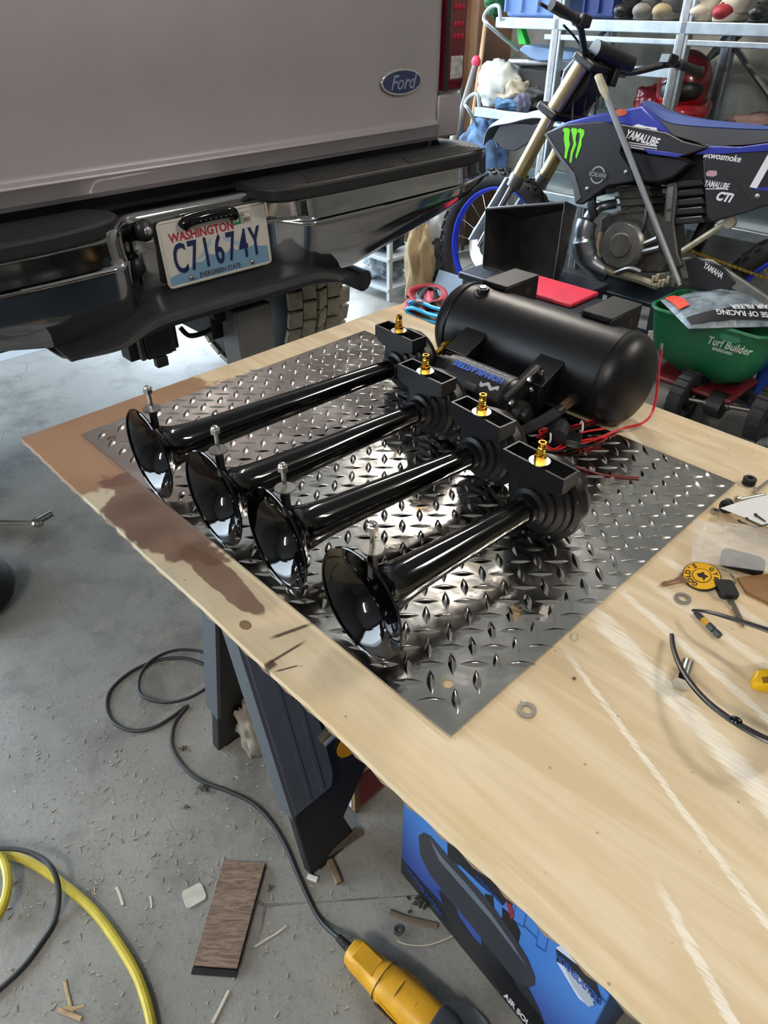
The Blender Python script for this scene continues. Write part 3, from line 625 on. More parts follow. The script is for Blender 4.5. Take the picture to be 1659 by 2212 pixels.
# centre step under the plate
def cst(u, v):
    a = -.455+.815*u; e = sst(a, -.455, -.33)*sst(a, .36, .27); e2 = sst(a, -.455, -.22)*sst(a, .36, .20)
    P = [(.02, .815), (.0, .805), (-.012, .795), (-.03, .785), (-.10, .778), (-.128, .781), (-.142, .776), (-.148, .762), (-.14, .748), (-.11, .735), (-.06, .727), (.0, .722), (.06, .722)]
    k = v*(len(P)-1); i = min(int(k), len(P)-2); t = k-i; b = P[i][0]*(1-t)+P[i+1][0]*t; z = P[i][1]*(1-t)+P[i+1][1]*t
    off = .070*(1-e2) if b < -.02 else .07*(1-e2)*.9
    b = b*(.55+.45*e) - off*(.75 if v < .6 else .3)
    z = .722+(z-.722)*(.30+.70*e2)
    return RM @ Vector((a, b, z))
MB().grid(cst, 60, 36, -.004).build('centre_step', M_PAD, tr, ang=50)
# round plugs on the bumper
for p, m in (((312, 498), M_CHR), ((292, 580), M_BLK), ((645, 500), M_BLK)):
    c = on(RM, 1, -.035 if p[0] == 645 else (-.03 if p[1] > 550 else -.02), p)
    MB(RM).sphere(c, (.023, .014, .025), 16, 10).build('bumper_plug', M_BLK, tr)
    if m is M_CHR: MB(RM).sphere((c.x+.002, c.y-.011, c.z), (.011, .006, .011), 12, 8).build('plug_hole_glint', M_CHR, tr)
# licence plate
LP = RM @ Matrix(((1, 0, 0, 0), (0, math.cos(R(86)), -math.sin(R(86)), -.026), (0, math.sin(R(86)), math.cos(R(86)), .866), (0, 0, 0, 1)))
M_LPW = mat('plate_white', 'c8c4bd', .4); M_LPB = mat('plate_blue', '6f93ad', .4); M_NAVY = mat('plate_navy', '12204e', .35); M_LRED = mat('plate_red', 'a32338', .4)
M_LG = mat('plate_green', '1f7a4c', .4); M_LBLK = mat('plate_black', '2a2630', .5); M_LPB2 = mat('plate_pale_blue', '9db3bd', .4)
lp = MB().prism(rrect(.305, .152, .014), LP, .0016).build('licence_plate', M_LPW, tr, bevel=.0006)
def lflat(nm, poly, m, z=.0017, d=.0003): return MB().prism(poly, LP @ Matrix.Translation((0, 0, z)), d).build(nm, m, lp)
fr = MB()
for (x0, y0, x1, y1) in ((-.148, .0705, .148, .0735), (-.148, -.0735, .148, -.0705), (-.150, -.07, -.147, .07), (.147, -.07, .150, .07)): fr.prism([(x0, y0), (x1, y0), (x1, y1), (x0, y1)], LP @ Matrix.Translation((0, 0, .0016)), .0016)
fr.build('plate_rim', M_LPW, lp, bevel=.0008)
lflat('plate_print_mountain', [(-.144, -.069), (.144, -.069), (.144, -.030), (.120, -.026), (.10, -.020), (.082, -.026), (.066, -.018), (.05, -.024), (.036, -.012), (.02, -.024), (.004, -.010), (-.012, -.022), (-.03, -.016), (-.05, -.030), (-.07, -.028), (-.09, -.040), (-.12, -.044), (-.144, -.050)], M_LPB)
lflat('plate_print_slope', [(-.07, -.027), (-.05, -.010), (-.035, .002), (-.024, .014), (-.012, .020), (-.018, .006), (-.03, -.004), (-.026, -.014), (-.045, -.020)], M_LPB2)
lflat('plate_print_slope', [(.012, .022), (.024, .012), (.04, .004), (.06, -.004), (.085, -.014), (.06, -.014), (.04, -.008), (.03, .002), (.02, .004)], M_LPB2)
words('plate_state_name', 'WASHINGTON', M_LRED, lp, LP @ Matrix.Translation((-.037, .0355, .002)), .028, .0004, .0006, .93)
for i, ch in enumerate('C71674Y'): words('plate_character', ch, M_NAVY, lp, LP @ Matrix.Translation((-.108+.036*i, -.015, .0024)), .096, .0012, .0012, .56)
words('plate_motto', 'EVERGREEN STATE', M_LBLK, lp, LP @ Matrix.Translation((-.005, -.0605, .0021)), .0155, .0003, .0003, .92)
lflat('month_tab', [(.045, .035), (.075, .035), (.075, .058), (.045, .058)], M_LG); words('month_tab_number', '10', M_WHITE, lp, LP @ Matrix.Translation((.060, .0475, .0023)), .020, .0002, .0008, .9)
lflat('year_tab', [(.078, .036), (.106, .036), (.106, .060), (.078, .060)], M_LBLK); lflat('year_tab', [(.079, .037), (.105, .037), (.105, .059), (.079, .059)], M_LPW, .0021); words('year_tab_number', '2025', M_LBLK, lp, LP @ Matrix.Translation((.092, .043, .0026)), .0115, .0002, .0003, .95); words('year_tab_number', 'X', M_LBLK, lp, LP @ Matrix.Translation((.0835, .054, .0026)), .008, .0002, .0002)
for x in (-.089, .089): MB().sphere(LP @ Vector((x, -.0595, .003)), .0065, 12, 8).build('plate_screw', M_STEEL, lp)
# camera bar / plate lamp above the plate
cb = MB(); cb.tube([LP @ Vector(p) for p in spl([(-.088, .056, .006), (-.078, .066, .012), (-.05, .070, .015), (-.01, .0715, .016), (.03, .070, .015), (.048, .066, .012), (.055, .058, .006)], 4)], .0135, 12); cbo = cb.build('backup_camera_bar', M_BLKG, tr, ang=50)
for k in range(7): MB().sphere(LP @ Vector((-.05+.014*k, .0655, .0275)), .0018, 6, 5).build('lamp_diode', mat('dim_diode', '6a6a72', .3), cbo)
# trailer socket, hitch and under parts
cn = [on(RM, 1, .06, p) for p in ((263, 722), (374, 716), (368, 770), (278, 788))]
ts = MB(RM).bb((cn[0].x, .04, cn[3].z+.012), (cn[1].x, .09, cn[0].z+.03)).build('trailer_socket_bracket', M_UNDER, tr, bevel=.003)
sx = (cn[0].x+cn[1].x)/2; sz = (cn[0].z+cn[3].z)/2+.01
MB(RM).bb((sx-.035, .012, sz-.035), (sx+.035, .04, sz+.04)).build('socket_cover', M_UNDER, ts, bevel=.004)
for s_ in (-1, 1): MB(RM).bb((sx+.042*s_-.006, .018, sz-.035), (sx+.042*s_+.006, .04, sz+.045)).build('socket_hinge', mat('worn_brown_steel', '4a4238', .6, .4), ts, bevel=.002)
MB(RM).bb((sx-.016, .008, sz-.062), (sx+.016, .03, sz-.035)).build('socket_latch', M_UNDER, ts, bevel=.003)
h0 = on(RM, 1, -.02, (508, 678)); h1 = on(RM, 1, -.02, (585, 668))
hb = MB(RM).bb((h0.x, -.02, .34), (h1.x+.004, .06, h0.z+.004)).build('hitch_drop_bracket', mat('grey_hitch_steel', '6f6d6a', .45, .5, var=.1, vs=6), tr, bevel=.006)
MB(RM).bb((h0.x-.03, .06, h0.z-.09), (h1.x+.03, .30, h0.z+.01)).build('hitch_receiver', M_UNDER, tr, bevel=.004)
MB(RM).bb((-.30, .14, .67), (.42, .21, .74)).build('hitch_crossbar', M_UNDER, tr, bevel=.004)
lo = on(RM, 1, .08, (427, 712)); q = MB(RM); q.tube(spl([(lo.x-.05, .08, lo.z+.02), (lo.x-.03, .07, lo.z-.006), (lo.x+.03, .07, lo.z-.006), (lo.x+.05, .08, lo.z+.02)], 6), .007, 8); q.build('safety_chain_loop', M_UNDER, tr)
MB(RM).cyl((lo.x+.05, .03, .672), (lo.x+.05, .16, .672), .024, n=16).build('hitch_pin_tube', M_UNDER, tr)
MB(RM).tube(spl([(.62, .12, .60), (.60, .4, .62), (.56, 1.3, .66)], 6), .035, 12).build('tailpipe', M_UNDER, tr)
MB(RM).cyl((-.62, .93, .43), (.62, .93, .43), .05, n=14).build('axle', M_UNDER, tr); MB(RM).sphere((0, .93, .43), (.16, .15, .15), 16, 10).build('differential', M_UNDER, tr)
def wheel(a0, a1, visible, bc=.82):
    RW = .43; c = (a0+a1)/2; hw = (a1-a0)/2
    wl = MB(RM).lathe([(-hw*.9, .24), (-hw, .30), (-hw*1.0, .36), (-hw*.9, .40), (-hw*.75, RW-.014), (0, RW-.012), (hw*.75, RW-.014), (hw*.9, .40), (hw, .36), (hw, .30), (hw*.9, .24)], (c, bc, RW), (1, 0, 0), 64).build('rear_wheel', M_TIRE, tr, ang=50)
    MB(RM).lathe([(-hw*.8, .24), (-hw*.3, .20), (hw*.3, .20), (hw*.8, .24), (hw*.8, .22), (-hw*.8, .22)], (c, bc, RW), (1, 0, 0), 40).build('rim', M_DSTEEL, wl)
    rest = MB(RM); n = 34
    for k in range(n):
        for j in range(5):
            ang = 2*math.pi*(k+(.5 if j % 2 else 0)+.12*j)/n; x = c+(-.84+.42*j)*hw
            w_ = hw*(.40 if j in (0, 4) else .385); l = 2*math.pi*RW/n*(.80 if j in (0, 4) else .84)
            rr = RW-.006-(.010 if j in (0, 4) else 0)
            Rm = Matrix.Rotation(ang, 4, 'X') @ Matrix.Rotation(R((20, -16, 20, -16, -20)[j] if j in (1, 2, 3) else (8 if j else -8)), 4, 'Z')
            cc = Vector((x, bc-rr*math.cos(ang), RW-rr*math.sin(ang)))
            vis = visible and -1.2 < math.sin(ang) and math.cos(ang) > .25
            mb = MB(RM) if vis else rest
            mb.box(cc, (w_, .02, l), Rm)
            if vis: mb.build('tread_block', M_TREAD, wl, bevel=.002)
    q = rest.build('tread_field', M_TREAD, wl); q['kind'] = 'stuff'
wheel(.60, .89, True, .93); wheel(-.89, -.60, False, .93); wheel(.62, .9, False, 4.6); wheel(-.9, -.62, False, 4.6)
# ================================================================== things on the floor
M_CORD = mat('black_cord_rubber', '1e1f21', .55); M_YCORD = mat('yellow_cord', 'b5a431', .5, var=.12, vs=20)
M_DW = mat('yellow_tool_plastic', 'c8941f', .42, var=.12, vs=30)
def fp(pts, z): return [tuple(atz(p, z)) for p in pts]
# angle grinder with its cord
ga = atz((757, 2048), .035); gb = atz((985, 2262), .045); gd = (gb-ga); GL = gd.length; gd.normalize()
GM = axes(Vector((ga.x, ga.y, 0)), Vector((gd.x, gd.y, 0)), Vector((0, 0, 1)).cross(Vector((gd.x, gd.y, 0))))
gr = thing('angle_grinder', 'scuffed yellow angle grinder with a long black cord on the floor', 'power tool', GM)
def gring(x, ry, rz, zc, n=24, p=2.6):
    out = []
    for i in range(n):
        t = 2*math.pi*i/n; c_, s_ = math.cos(t), math.sin(t)
        out.append((x, ry*abs(c_)**(2/p)*(1 if c_ >= 0 else -1), zc+rz*abs(s_)**(2/p)*(1 if s_ >= 0 else -1)))
    return out
def loft(mb, rings):
    n = len(rings[0]); vs = [p for r_ in rings for p in r_]; fs = []
    for j in range(len(rings)-1):
        for i in range(n): fs.append((j*n+i, (j+1)*n+i, (j+1)*n+(i+1) % n, j*n+(i+1) % n))
    fs.append(tuple(range(n))); fs.append(tuple(range((len(rings)-1)*n, len(rings)*n))[::-1]); return mb.add(vs, fs)
S = GL/.26
body = loft(MB(GM), [gring(x*S, a, b, c) for x, a, b, c in ((0, .016, .017, .030), (.004, .021, .022, .030), (.02, .0245, .025, .031), (.05, .026, .026, .031), (.075, .0275, .027, .031), (.085, .030, .030, .032), (.12, .032, .031, .033), (.165, .034, .033, .034), (.18, .034, .033, .034), (.205, .033, .032, .034))]).build('body', M_DW, gr, ang=30)
for x in (.088, .128, .168): MB(GM).torus((x*S, 0, .033), (1, 0, 0), .0315+(x-.088)*.02, .0012, 28, 6).build('seam', mat('dirty_seam', '5c4312', .7), body)
for sy in (-1, 1):
    for k in range(4): MB(GM).tube(spl([(.10*S, sy*.030, .036+.006*k-.01), (.13*S, sy*.0333, .036+.006*k-.01), (.16*S, sy*.0335, .036+.006*k-.01)], 3), .0018, 6).build('grip_rib', M_DW, body)
MB(GM).box((.045*S, 0, .0565), (.045, .032, .003)).build('switch_slider', M_DW, gr, bevel=.002)
lab = MB(GM).box((.142*S, -.0345, .030), (.075, .003, .026), Matrix.Rotation(R(12), 4, 'X')).build('label_panel', mat('tool_label', '221c14', .5, var=.3, vs=60), gr, bevel=.002)
words('label_lettering', 'D28065', mat('label_yellow', 'b9862a', .5), lab, GM @ axes((.142*S, -.0368, .030), (-1, 0, 0), (0, .2, -1)), .013, .0003, .0002)
loft(MB(GM), [gring(x*S, a, b, c, 24, 3.2) for x, a, b, c in ((.205, .034, .033, .034), (.208, .036, .035, .035), (.235, .037, .036, .036), (.262, .030, .033, .036), (.275, .02, .022, .036))]).build('gear_head', mat('grey_cast_head', '4b4c4f', .4, .5), gr, bevel=.002)
MB(GM).lathe([(0, .018), (.004, .063), (.006, .063), (.008, .02)], (.255*S, .01, .0035), (0, 0, 1), 40).build('grinding_disc', mat('disc_grey', '8f9394', .5, .6, var=.2, vs=20), gr)
MB(GM).tube([(.255*S, 0, .06), (.255*S, -.03, .062), (.255*S, -.11, .068)], [.012, .013, .015], 12).build('side_handle', M_BLK, gr)
for i in range(4): MB(GM).lathe([(0, .0085-.0006*i), (.006, .0085-.0006*i), (.007, .0065)], (-.007*(i)-.002, 0, .030), (-1, 0, 0), 16).build('strain_relief', M_RUB, gr)
cp_ = [tuple(GM @ Vector((-.025, 0, .030)))]+fp([(690, 1985), (650, 1905), (618, 1830), (585, 1775), (545, 1735), (490, 1708), (440, 1690), (405, 1665), (378, 1630), (370, 1600), (378, 1560), (405, 1525), (370, 1550), (330, 1572), (285, 1578), (245, 1560), (231, 1528), (240, 1490), (285, 1450), (345, 1425), (400, 1422), (440, 1435)], .0045)+fp([(462, 1440), (470, 1465), (440, 1490), (400, 1510), (355, 1517), (315, 1508), (300, 1490), (305, 1455), (330, 1425), (375, 1405), (425, 1405), (470, 1420)], .012)+fp([(520, 1420), (600, 1440)], .006)
MB().tube(spl(cp_, 6), .0043, 8).build('cord', M_CORD, gr)
# yellow cord and black cord on the left
yc = fp([(-500, 1900), (-250, 1850), (-60, 1835), (0, 1842), (60, 1860), (130, 1905), (200, 1965), (250, 2030), (290, 2095), (312, 2150), (328, 2215), (335, 2300), (325, 2450), (270, 2650)], .009)
MB().tube(spl(yc, 8), .0085, 10).solo('extension_cord', M_YCORD, 'thick yellow extension cord curving across the floor at lower left', 'cord')
yc = fp([(-60, 1960), (-20, 1990), (5, 1960), (17, 1910), (10, 1865), (-10, 1835), (-60, 1800)], .0265)
MB().tube(spl(yc, 8), .0085, 10).solo('extension_cord', M_YCORD, 'short loop of yellow cord at the left edge under the black cord', 'cord')
bc = fp([(-60, 1830), (-20, 1832), (40, 1835), (85, 1850), (115, 1880), (122, 1920), (105, 1970), (70, 2025), (30, 2075), (-20, 2120), (-60, 2150)], .042)
bc = [(x, y, z if 2 < i < 5 or i < 3 else .0055+.02*max(0, 6-i)) for i, (x, y, z) in enumerate(bc)]
MB().tube(spl(bc, 8), .0048, 10).solo('power_cord', M_CORD, 'black power cord looping over the yellow cord at lower left', 'cord')
# cut piece of laminate flooring
def woodgrain(nm, a, b):
    m = bpy.data.materials.new(nm); m.use_nodes = True; N = NT(m); f = N.noise(N.co(scale=(5, 34, 30)), 4, 6, .7, 1.5)
    N.l.new(N.mix(N.step(f, .35, .65), a, b), bsdf(m).inputs['Base Color']); bsdf(m).inputs['Roughness'].default_value = .5; return m
pc = [atz(p, .012) for p in ((483, 1858), (573, 1863), (512, 2092), (415, 2085))]
pr = thing('laminate_plank', 'short cut piece of brown wood-look floor plank on the concrete', 'plank', Matrix.Translation(Vector((sum(p.x for p in pc)/4, sum(p.y for p in pc)/4, 0))))
pv = [Vector((p.x, p.y, 0)) for p in pc]
MB().hexa([v+Vector((0, 0, .0095)) for v in (pv[3], pv[2], pv[1], pv[0])]+[v+Vector((0, 0, .012)) for v in (pv[3], pv[2], pv[1], pv[0])]).build('decor_layer', woodgrain('brown_oak_laminate', '5b4a40', '8b7563'), pr, bevel=.0006)
cen = sum(pv, Vector())/4
MB().hexa([cen+(v-cen)*.985 for v in (pv[3], pv[2], pv[1], pv[0])]+[cen+(v-cen)*.985+Vector((0, 0, .0095)) for v in (pv[3], pv[2], pv[1], pv[0])]).build('core', M_BLK, pr)
e_ = (pv[2]-pv[3]).normalized(); o_ = (pv[3]-pv[0]).normalized()
MB().hexa([pv[3]+o_*.0, pv[2]+o_*.0, pv[2]+o_*.010, pv[3]+o_*.010, pv[3]+Vector((0, 0, .005)), pv[2]+Vector((0, 0, .005)), pv[2]+o_*.010+Vector((0, 0, .004)), pv[3]+o_*.010+Vector((0, 0, .004))]).build('tongue', M_BLK, pr)
# white rounded-square pad
tc = atz((420, 1935), .0); MB().prism(rrect(.040, .036, .008), axes((tc.x, tc.y, 0), (.8, .5, 0), (-.5, .8, 0)), .003).solo('felt_pad', mat('dirty_white_pad', 'b8b5a8', .8, var=.12, vs=40), 'dirty white rounded square pad lying beside the floor plank', 'pad', bevel=.001)
# red carton under the table
rc = thing('red_carton', 'small red and white printed carton under the sawhorse end', 'box', RM @ Matrix.Translation((-.36, -.90, 0)))
M_CARD = mat('brown_cardboard', '9a7650', .8, var=.1, vs=14); M_RBOX = mat('dark_red_print', '7a1420', .5)
RCM = RM @ Matrix.Translation((-.43, -.975, 0))
MB(RCM).bb((0, 0, 0), (.22, .15, .115)).build('carton_body', M_CARD, rc, bevel=.001)
MB(RCM).bb((.012, -.0012, .012), (.21, .0, .112)).build('printed_panel', M_RBOX, rc)
MB(RCM).bb((-.0012, .01, .075), (.0, .14, .112)).build('printed_panel', M_RBOX, rc); MB(RCM).bb((-.0012, .01, .008), (.0, .14, .073)).build('label_panel', M_WHITE, rc)
for k in range(3): MB(RCM).bb((-.0018, .02+.04*k, .018), (-.0012, .04+.04*k, .045+.01*(k % 2))).build('label_print', M_LBLK, rc)
words('panel_print', 'FASTER', mat('pale_red_print', 'b5626a', .5), rc, axes(RCM @ Vector((.08, -.0014, .09)), RCM.to_3x3() @ Vector((1, 0, 0)), (0, 0, 1)), .012, .0002)
# blue retail box
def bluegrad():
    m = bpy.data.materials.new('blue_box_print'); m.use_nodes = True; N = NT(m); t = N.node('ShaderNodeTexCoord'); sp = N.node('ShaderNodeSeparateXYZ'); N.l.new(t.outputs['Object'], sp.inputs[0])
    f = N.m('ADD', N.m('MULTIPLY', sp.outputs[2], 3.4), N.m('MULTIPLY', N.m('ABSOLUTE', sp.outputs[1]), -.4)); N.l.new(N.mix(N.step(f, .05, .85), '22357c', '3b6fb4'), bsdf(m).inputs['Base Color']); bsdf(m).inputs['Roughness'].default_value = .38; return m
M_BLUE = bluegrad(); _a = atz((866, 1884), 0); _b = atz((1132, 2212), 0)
BXM = axes(_a, _b-_a, Vector((0, 0, 1)).cross(_b-_a))          # x along the printed face, y into the box, z up
_c = on(BXM, 1, 0, (1323, 2140)); BXL, BXH = _c.x, _c.z
bx = thing('retail_box', 'blue printed retail carton showing a black air tank, under the table', 'box', BXM @ Matrix.Translation((BXL/2, .15, 0)))
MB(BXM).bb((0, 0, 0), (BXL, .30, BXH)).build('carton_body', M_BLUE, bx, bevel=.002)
def on_box(nm, px_pts, m, d=.0008, lift=0.0, parent=None):
    P = [on(BXM, 1, 0, p) for p in px_pts]; P = [Vector((min(max(p.x, .001), BXL-.001), 0, min(max(p.z, .001), BXH-.001))) for p in P]
    F = BXM @ Matrix(((1, 0, 0, 0), (0, 0, -1, -lift), (0, 1, 0, 0), (0, 0, 0, 1)))
    return MB().prism([(p.x, p.z) for p in P], F, d).build(nm, m, parent or bx)
M_PDARK = mat('print_dark', '15171d', .42); M_PTANK = mat('print_tank', '2a2d33', .4); M_PTL = mat('print_tank_light', '5a616e', .4); M_PLINE = mat('print_line_blue', '1b3f80', .45); M_PCHROME = mat('print_grey', '9aa0aa', .45)
on_box('print_footer', [(866, 1853), (866, 1886), (1160, 2255), (1200, 2255), (1165, 2190), (1080, 2085), (975, 1975)], M_PDARK, .0006)
on_box('print_shadow', [(1040, 2000), (1078, 2060), (1130, 2110), (1165, 2180), (1190, 2250), (1150, 2250), (1090, 2150), (1040, 2080)], M_PDARK, .0006)
on_box('print_footer', [(945, 1920), (995, 1985), (1060, 2080), (1120, 2160), (1090, 2155), (1000, 2020), (960, 1960)], M_PDARK, .0005)
on_box('print_compressor', [(970, 1815), (1012, 1838), (1060, 1880), (1098, 1940), (1088, 1955), (1040, 1912), (985, 1860), (972, 1850)], M_PDARK, .0007)
on_box('print_bracket', [(965, 1790), (1005, 1815), (1003, 1850), (990, 1870), (968, 1850)], M_PDARK, .0006)
on_box('print_bracket', [(1048, 1930), (1065, 1935), (1070, 1985), (1050, 1965)], M_PDARK, .0006); on_box('print_bracket', [(1085, 1960), (1110, 1980), (1125, 2015), (1118, 2045), (1085, 2010)], M_PDARK, .0006)
on_box('print_bracket', [(950, 1920), (985, 1960), (995, 1990), (965, 1965)], M_PDARK, .0006); on_box('print_bracket', [(1085, 2075), (1113, 2100), (1113, 2135), (1088, 2110)], M_PTANK, .0006)
tnk = on_box('print_tank', [(905, 1805), (915, 1798), (930, 1805), (960, 1840), (1010, 1895), (1060, 1950), (1110, 2020), (1140, 2070), (1156, 2110), (1155, 2128), (1140, 2132), (1115, 2118), (1075, 2070), (1020, 2000), (970, 1940), (930, 1890), (908, 1845)], M_PTANK, .0010)
on_box('print_tank_sheen', [(930, 1812), (955, 1850), (1010, 1910), (1060, 1970), (1110, 2040), (1140, 2090), (1120, 2062), (1060, 1984), (1000, 1915), (950, 1858)], M_PTL, .0003, .0010)
on_box('print_hose', [(1048, 1858), (1075, 1880), (1098, 1920), (1107, 1955), (1099, 1960), (1090, 1925), (1068, 1888)], M_PDARK, .0007)
on_box('print_wires', [(1094, 1948), (1104, 1952), (1113, 1980), (1104, 1985)], mat('print_wire_red', '7c2530', .45), .0009)
q = on_box('print_seal', [(1203, 2045), (1218, 2040), (1245, 2060), (1275, 2085), (1287, 2115), (1290, 2150), (1275, 2175), (1250, 2155), (1220, 2105), (1205, 2080)], mat('print_pale_lilac', 'b9bdd2', .45), .0008)
on_box('print_seal_band', [(1202, 2048), (1285, 2112), (1300, 2160), (1292, 2165), (1240, 2100), (1203, 2075)], M_PDARK, .0003, .0008)
on_box('print_train', [(1222, 2092), (1250, 2105), (1272, 2135), (1285, 2170), (1270, 2172), (1240, 2130)], M_PCHROME, .0003, .0011)
FX = lambda p: on(BXM, 1, 0, p)
def box_words(nm, txt, m, p0, p1, size_px, off=.0003, lift=.0016):
    a, b = FX(p0), FX(p1); c = (a+b)/2; dirv = BXM.to_3x3() @ Vector((b.x-a.x, 0, b.z-a.z)); L = dirv.length
    M = axes(BXM @ Vector((c.x, -lift, c.z)), dirv, (0, 0, 1)); return words(nm, txt, m, bx, M, size_px, .0002, off, L/(size_px*.60*max(1, len(txt))))
box_words('print_lettering', 'HORNBLASTERS', mat('print_deep_blue', '2b4f9c', .45), (1204, 2062), (1298, 2165), .026, .0006)
box_words('print_lettering', 'HORNBLASTERS', M_PLINE, (1030, 1890), (1086, 1952), .014, .0003)
box_words('print_lettering', 'HORNBLASTERS', M_PLINE, (880, 1873), (955, 1975), .020, .0004)
box_words('print_lettering', 'AIR SOURCE', M_WHITE, (1088, 2143), (1180, 2258), .026, .001)
for pa, pb in (((1115, 1945), (1140, 1970)), ((1165, 1998), (1187, 2022))):
    on_box('print_blueprint', [pa, (pb[0], pb[1]-8), (pb[0]-8, pb[1]+35), (pa[0]-8, pa[1]+45)], M_PLINE, .0004)
    on_box('print_blueprint', [(pa[0]+2, pa[1]+3), (pb[0]-2, pb[1]-3), (pb[0]-9, pb[1]+30), (pa[0]-5, pa[1]+41)], M_BLUE, .0003, .0004)
for l in (((1138, 1965), (1170, 1998)), ((1133, 1998), (1165, 2030)), ((1187, 2018), (1215, 2045)), ((1040, 1850), (1118, 1945)), ((1060, 1905), (1110, 1955)), ((1270, 2085), (1320, 2150)), ((1262, 2098), (1310, 2165))):
    (x0, y0), (x1, y1) = l; on_box('print_blueprint', [(x0, y0), (x1, y1), (x1-1, y1+2.5), (x0-1, y0+2.5)], M_PLINE, .0004)
MB(BXM).hexa([(BXL, .004, BXH-.003), (BXL, .16, BXH-.003), (BXL+.075, .17, BXH-.035), (BXL+.06, .03, BXH-.03), (BXL, .004, BXH-.001), (BXL, .16, BXH-.001), (BXL+.075, .17, BXH-.033), (BXL+.06, .03, BXH-.028)]).build('open_flap', M_CARD, bx)
# black scuffed bin behind the carton
bb_ = thing('plastic_bin', 'scuffed black plastic bin at the lower right below the table edge', 'bin', RM @ Matrix.Translation((-.26, -1.75, 0)))
M_BIN = mat('scuffed_black_bin', '1b1c20', .5, var=.5, vs=18, stretch=(1, 6, 1))
MB(RM).hexa([(-.40, -1.97, 0), (-.12, -1.97, 0), (-.12, -1.66, 0), (-.40, -1.66, 0), (-.43, -2.0, .24), (-.09, -2.0, .24), (-.09, -1.63, .24), (-.43, -1.63, .24)]).build('bin_body', M_BIN, bb_, bevel=.006)
MB(RM).bb((-.44, -2.01, .225), (-.08, -1.62, .25)).build('bin_rim', M_BIN, bb_, bevel=.006)
# small things
def ring_at(nm, p, R_, r, lab, z=.0, m=M_STEEL): 
    c = atz(p, z); return MB().lathe([(0, R_), (r*2, R_), (r*2, R_*.55), (0, R_*.55)], (c.x, c.y, z), (0, 0, 1), 6 if nm == 'hex_nut' else 24, cap=False, closed=True).solo(nm, m, lab, 'nut' if nm == 'hex_nut' else 'washer', ang=20)
ring_at('hex_nut', (860, 2012), .0095, .004, 'dark steel hex nut on the floor beside the grinder', 0, M_DSTEEL)
def scrap(nm, lab, cat, pts, r, m, z=None, group=None, flat=.5):
    z = r*flat if z is None else z
    return MB().tube(spl(fp(pts, z), 4), r, 6, flat=flat).solo(nm, m, lab, cat, group)
M_CHIP = mat('pale_wood_chip', 'a08a6a', .85, var=.2, vs=60); M_STR = mat('pale_string', 'b9b2a2', .8); M_DIRT = mat('dust_clump', '5a544a', .95, var=.3, vs=60)
scrap('string', 'pale frayed string running from the nut toward the blue carton', 'string', [(858, 2032), (880, 2040), (920, 2042), (960, 2030), (1000, 2010)], .0012, M_STR, .0014)
scrap('string', 'frayed pale string lying right of the floor plank', 'string', [(550, 2045), (575, 2030), (600, 2015), (618, 2000)], .0022, M_STR, .0014)
scrap('wood_sliver', 'long brown wood sliver left of the blue carton', 'wood scrap', [(842, 1970), (880, 1985), (945, 2000)], .006, mat('brown_sliver', '5f5446', .9), .004, flat=.6)
scrap('wood_splinter', 'short wood stick standing out by the black sawhorse foot', 'wood scrap', [(712, 1858), (722, 1880), (733, 1908)], .008, mat('weathered_stick', '6f5f4c', .9, var=.2, vs=30), flat=.6)
scrap('wood_scrap', 'dirty wood scrap propped against the sawhorse foot', 'wood scrap', [(690, 1850), (730, 1825), (775, 1795)], .011, mat('dirty_wood', '4d4238', .9, var=.3, vs=30), .012, flat=.8)
scrap('foam_bit', 'small white foam bit at the tip of the sawhorse foot', 'foam', [(665, 1892), (675, 1896), (686, 1900)], .006, mat('white_foam', 'c9c6bd', .9), flat=.7)
scrap('wood_splinter', 'crossed pale splinter at the lower left, longer one', 'wood scrap', [(140, 2118), (147, 2150), (157, 2190)], .003, M_CHIP)
scrap('wood_splinter', 'crossed pale splinter at the lower left, lying flat across', 'wood scrap', [(125, 2180), (150, 2190), (176, 2200)], .004, M_CHIP)
scrap('wood_splinter', 'pale splinter with a hooked end at the lower left', 'wood scrap', [(138, 2176), (160, 2178), (182, 2172)], .003, M_CHIP, .006)
scrap('paper_strip', 'thin white paper strip left of the white pad', 'paper scrap', [(252, 1916), (260, 1935), (266, 1955)], .003, M_STR)
scrap('paper_strip', 'twisted white strip at the bottom right of the floor', 'paper scrap', [(460, 2210), (475, 2180), (495, 2140)], .003, M_STR)
scrap('paper_strip', 'curled white strip below the floor plank corner', 'paper scrap', [(325, 1935), (328, 1955), (326, 1962)], .002, M_STR)
for i, (p, r, lab) in enumerate((((440, 1705), .022, 'dusty lint clump against the black cord'), ((402, 1745), .011, 'small dusty lint clump below the black cord'), ((396, 1618), .013, 'crumbled dirt clump right of the cord bend'), ((584, 1920), .010, 'brown dirt crumb right of the floor plank'), ((905, 1955), .026, 'dark charred lump left of the blue carton'))):
    c = atz(p, 0); rg = random.Random(i); mb = MB()
    for k in range(34):
        q_ = abs(rg.gauss(0, .45)); t_ = rg.uniform(0, 6.28); e_ = r*rg.uniform(.10, .30); mb.box((c.x+r*q_*math.cos(t_), c.y+r*q_*.8*math.sin(t_), r*.1+r*.35*max(0, 1-q_)*rg.random()+.001), (e_, e_*.6, e_*.5), Matrix.Rotation(rg.uniform(0, 3), 4, 'Z') @ Matrix.Rotation(rg.uniform(-.6, .6), 4, 'X'))
    mb.solo('dirt_clump', M_DIRT if i < 4 else mat('charred_lump', '33302d', .95), lab, 'dirt')
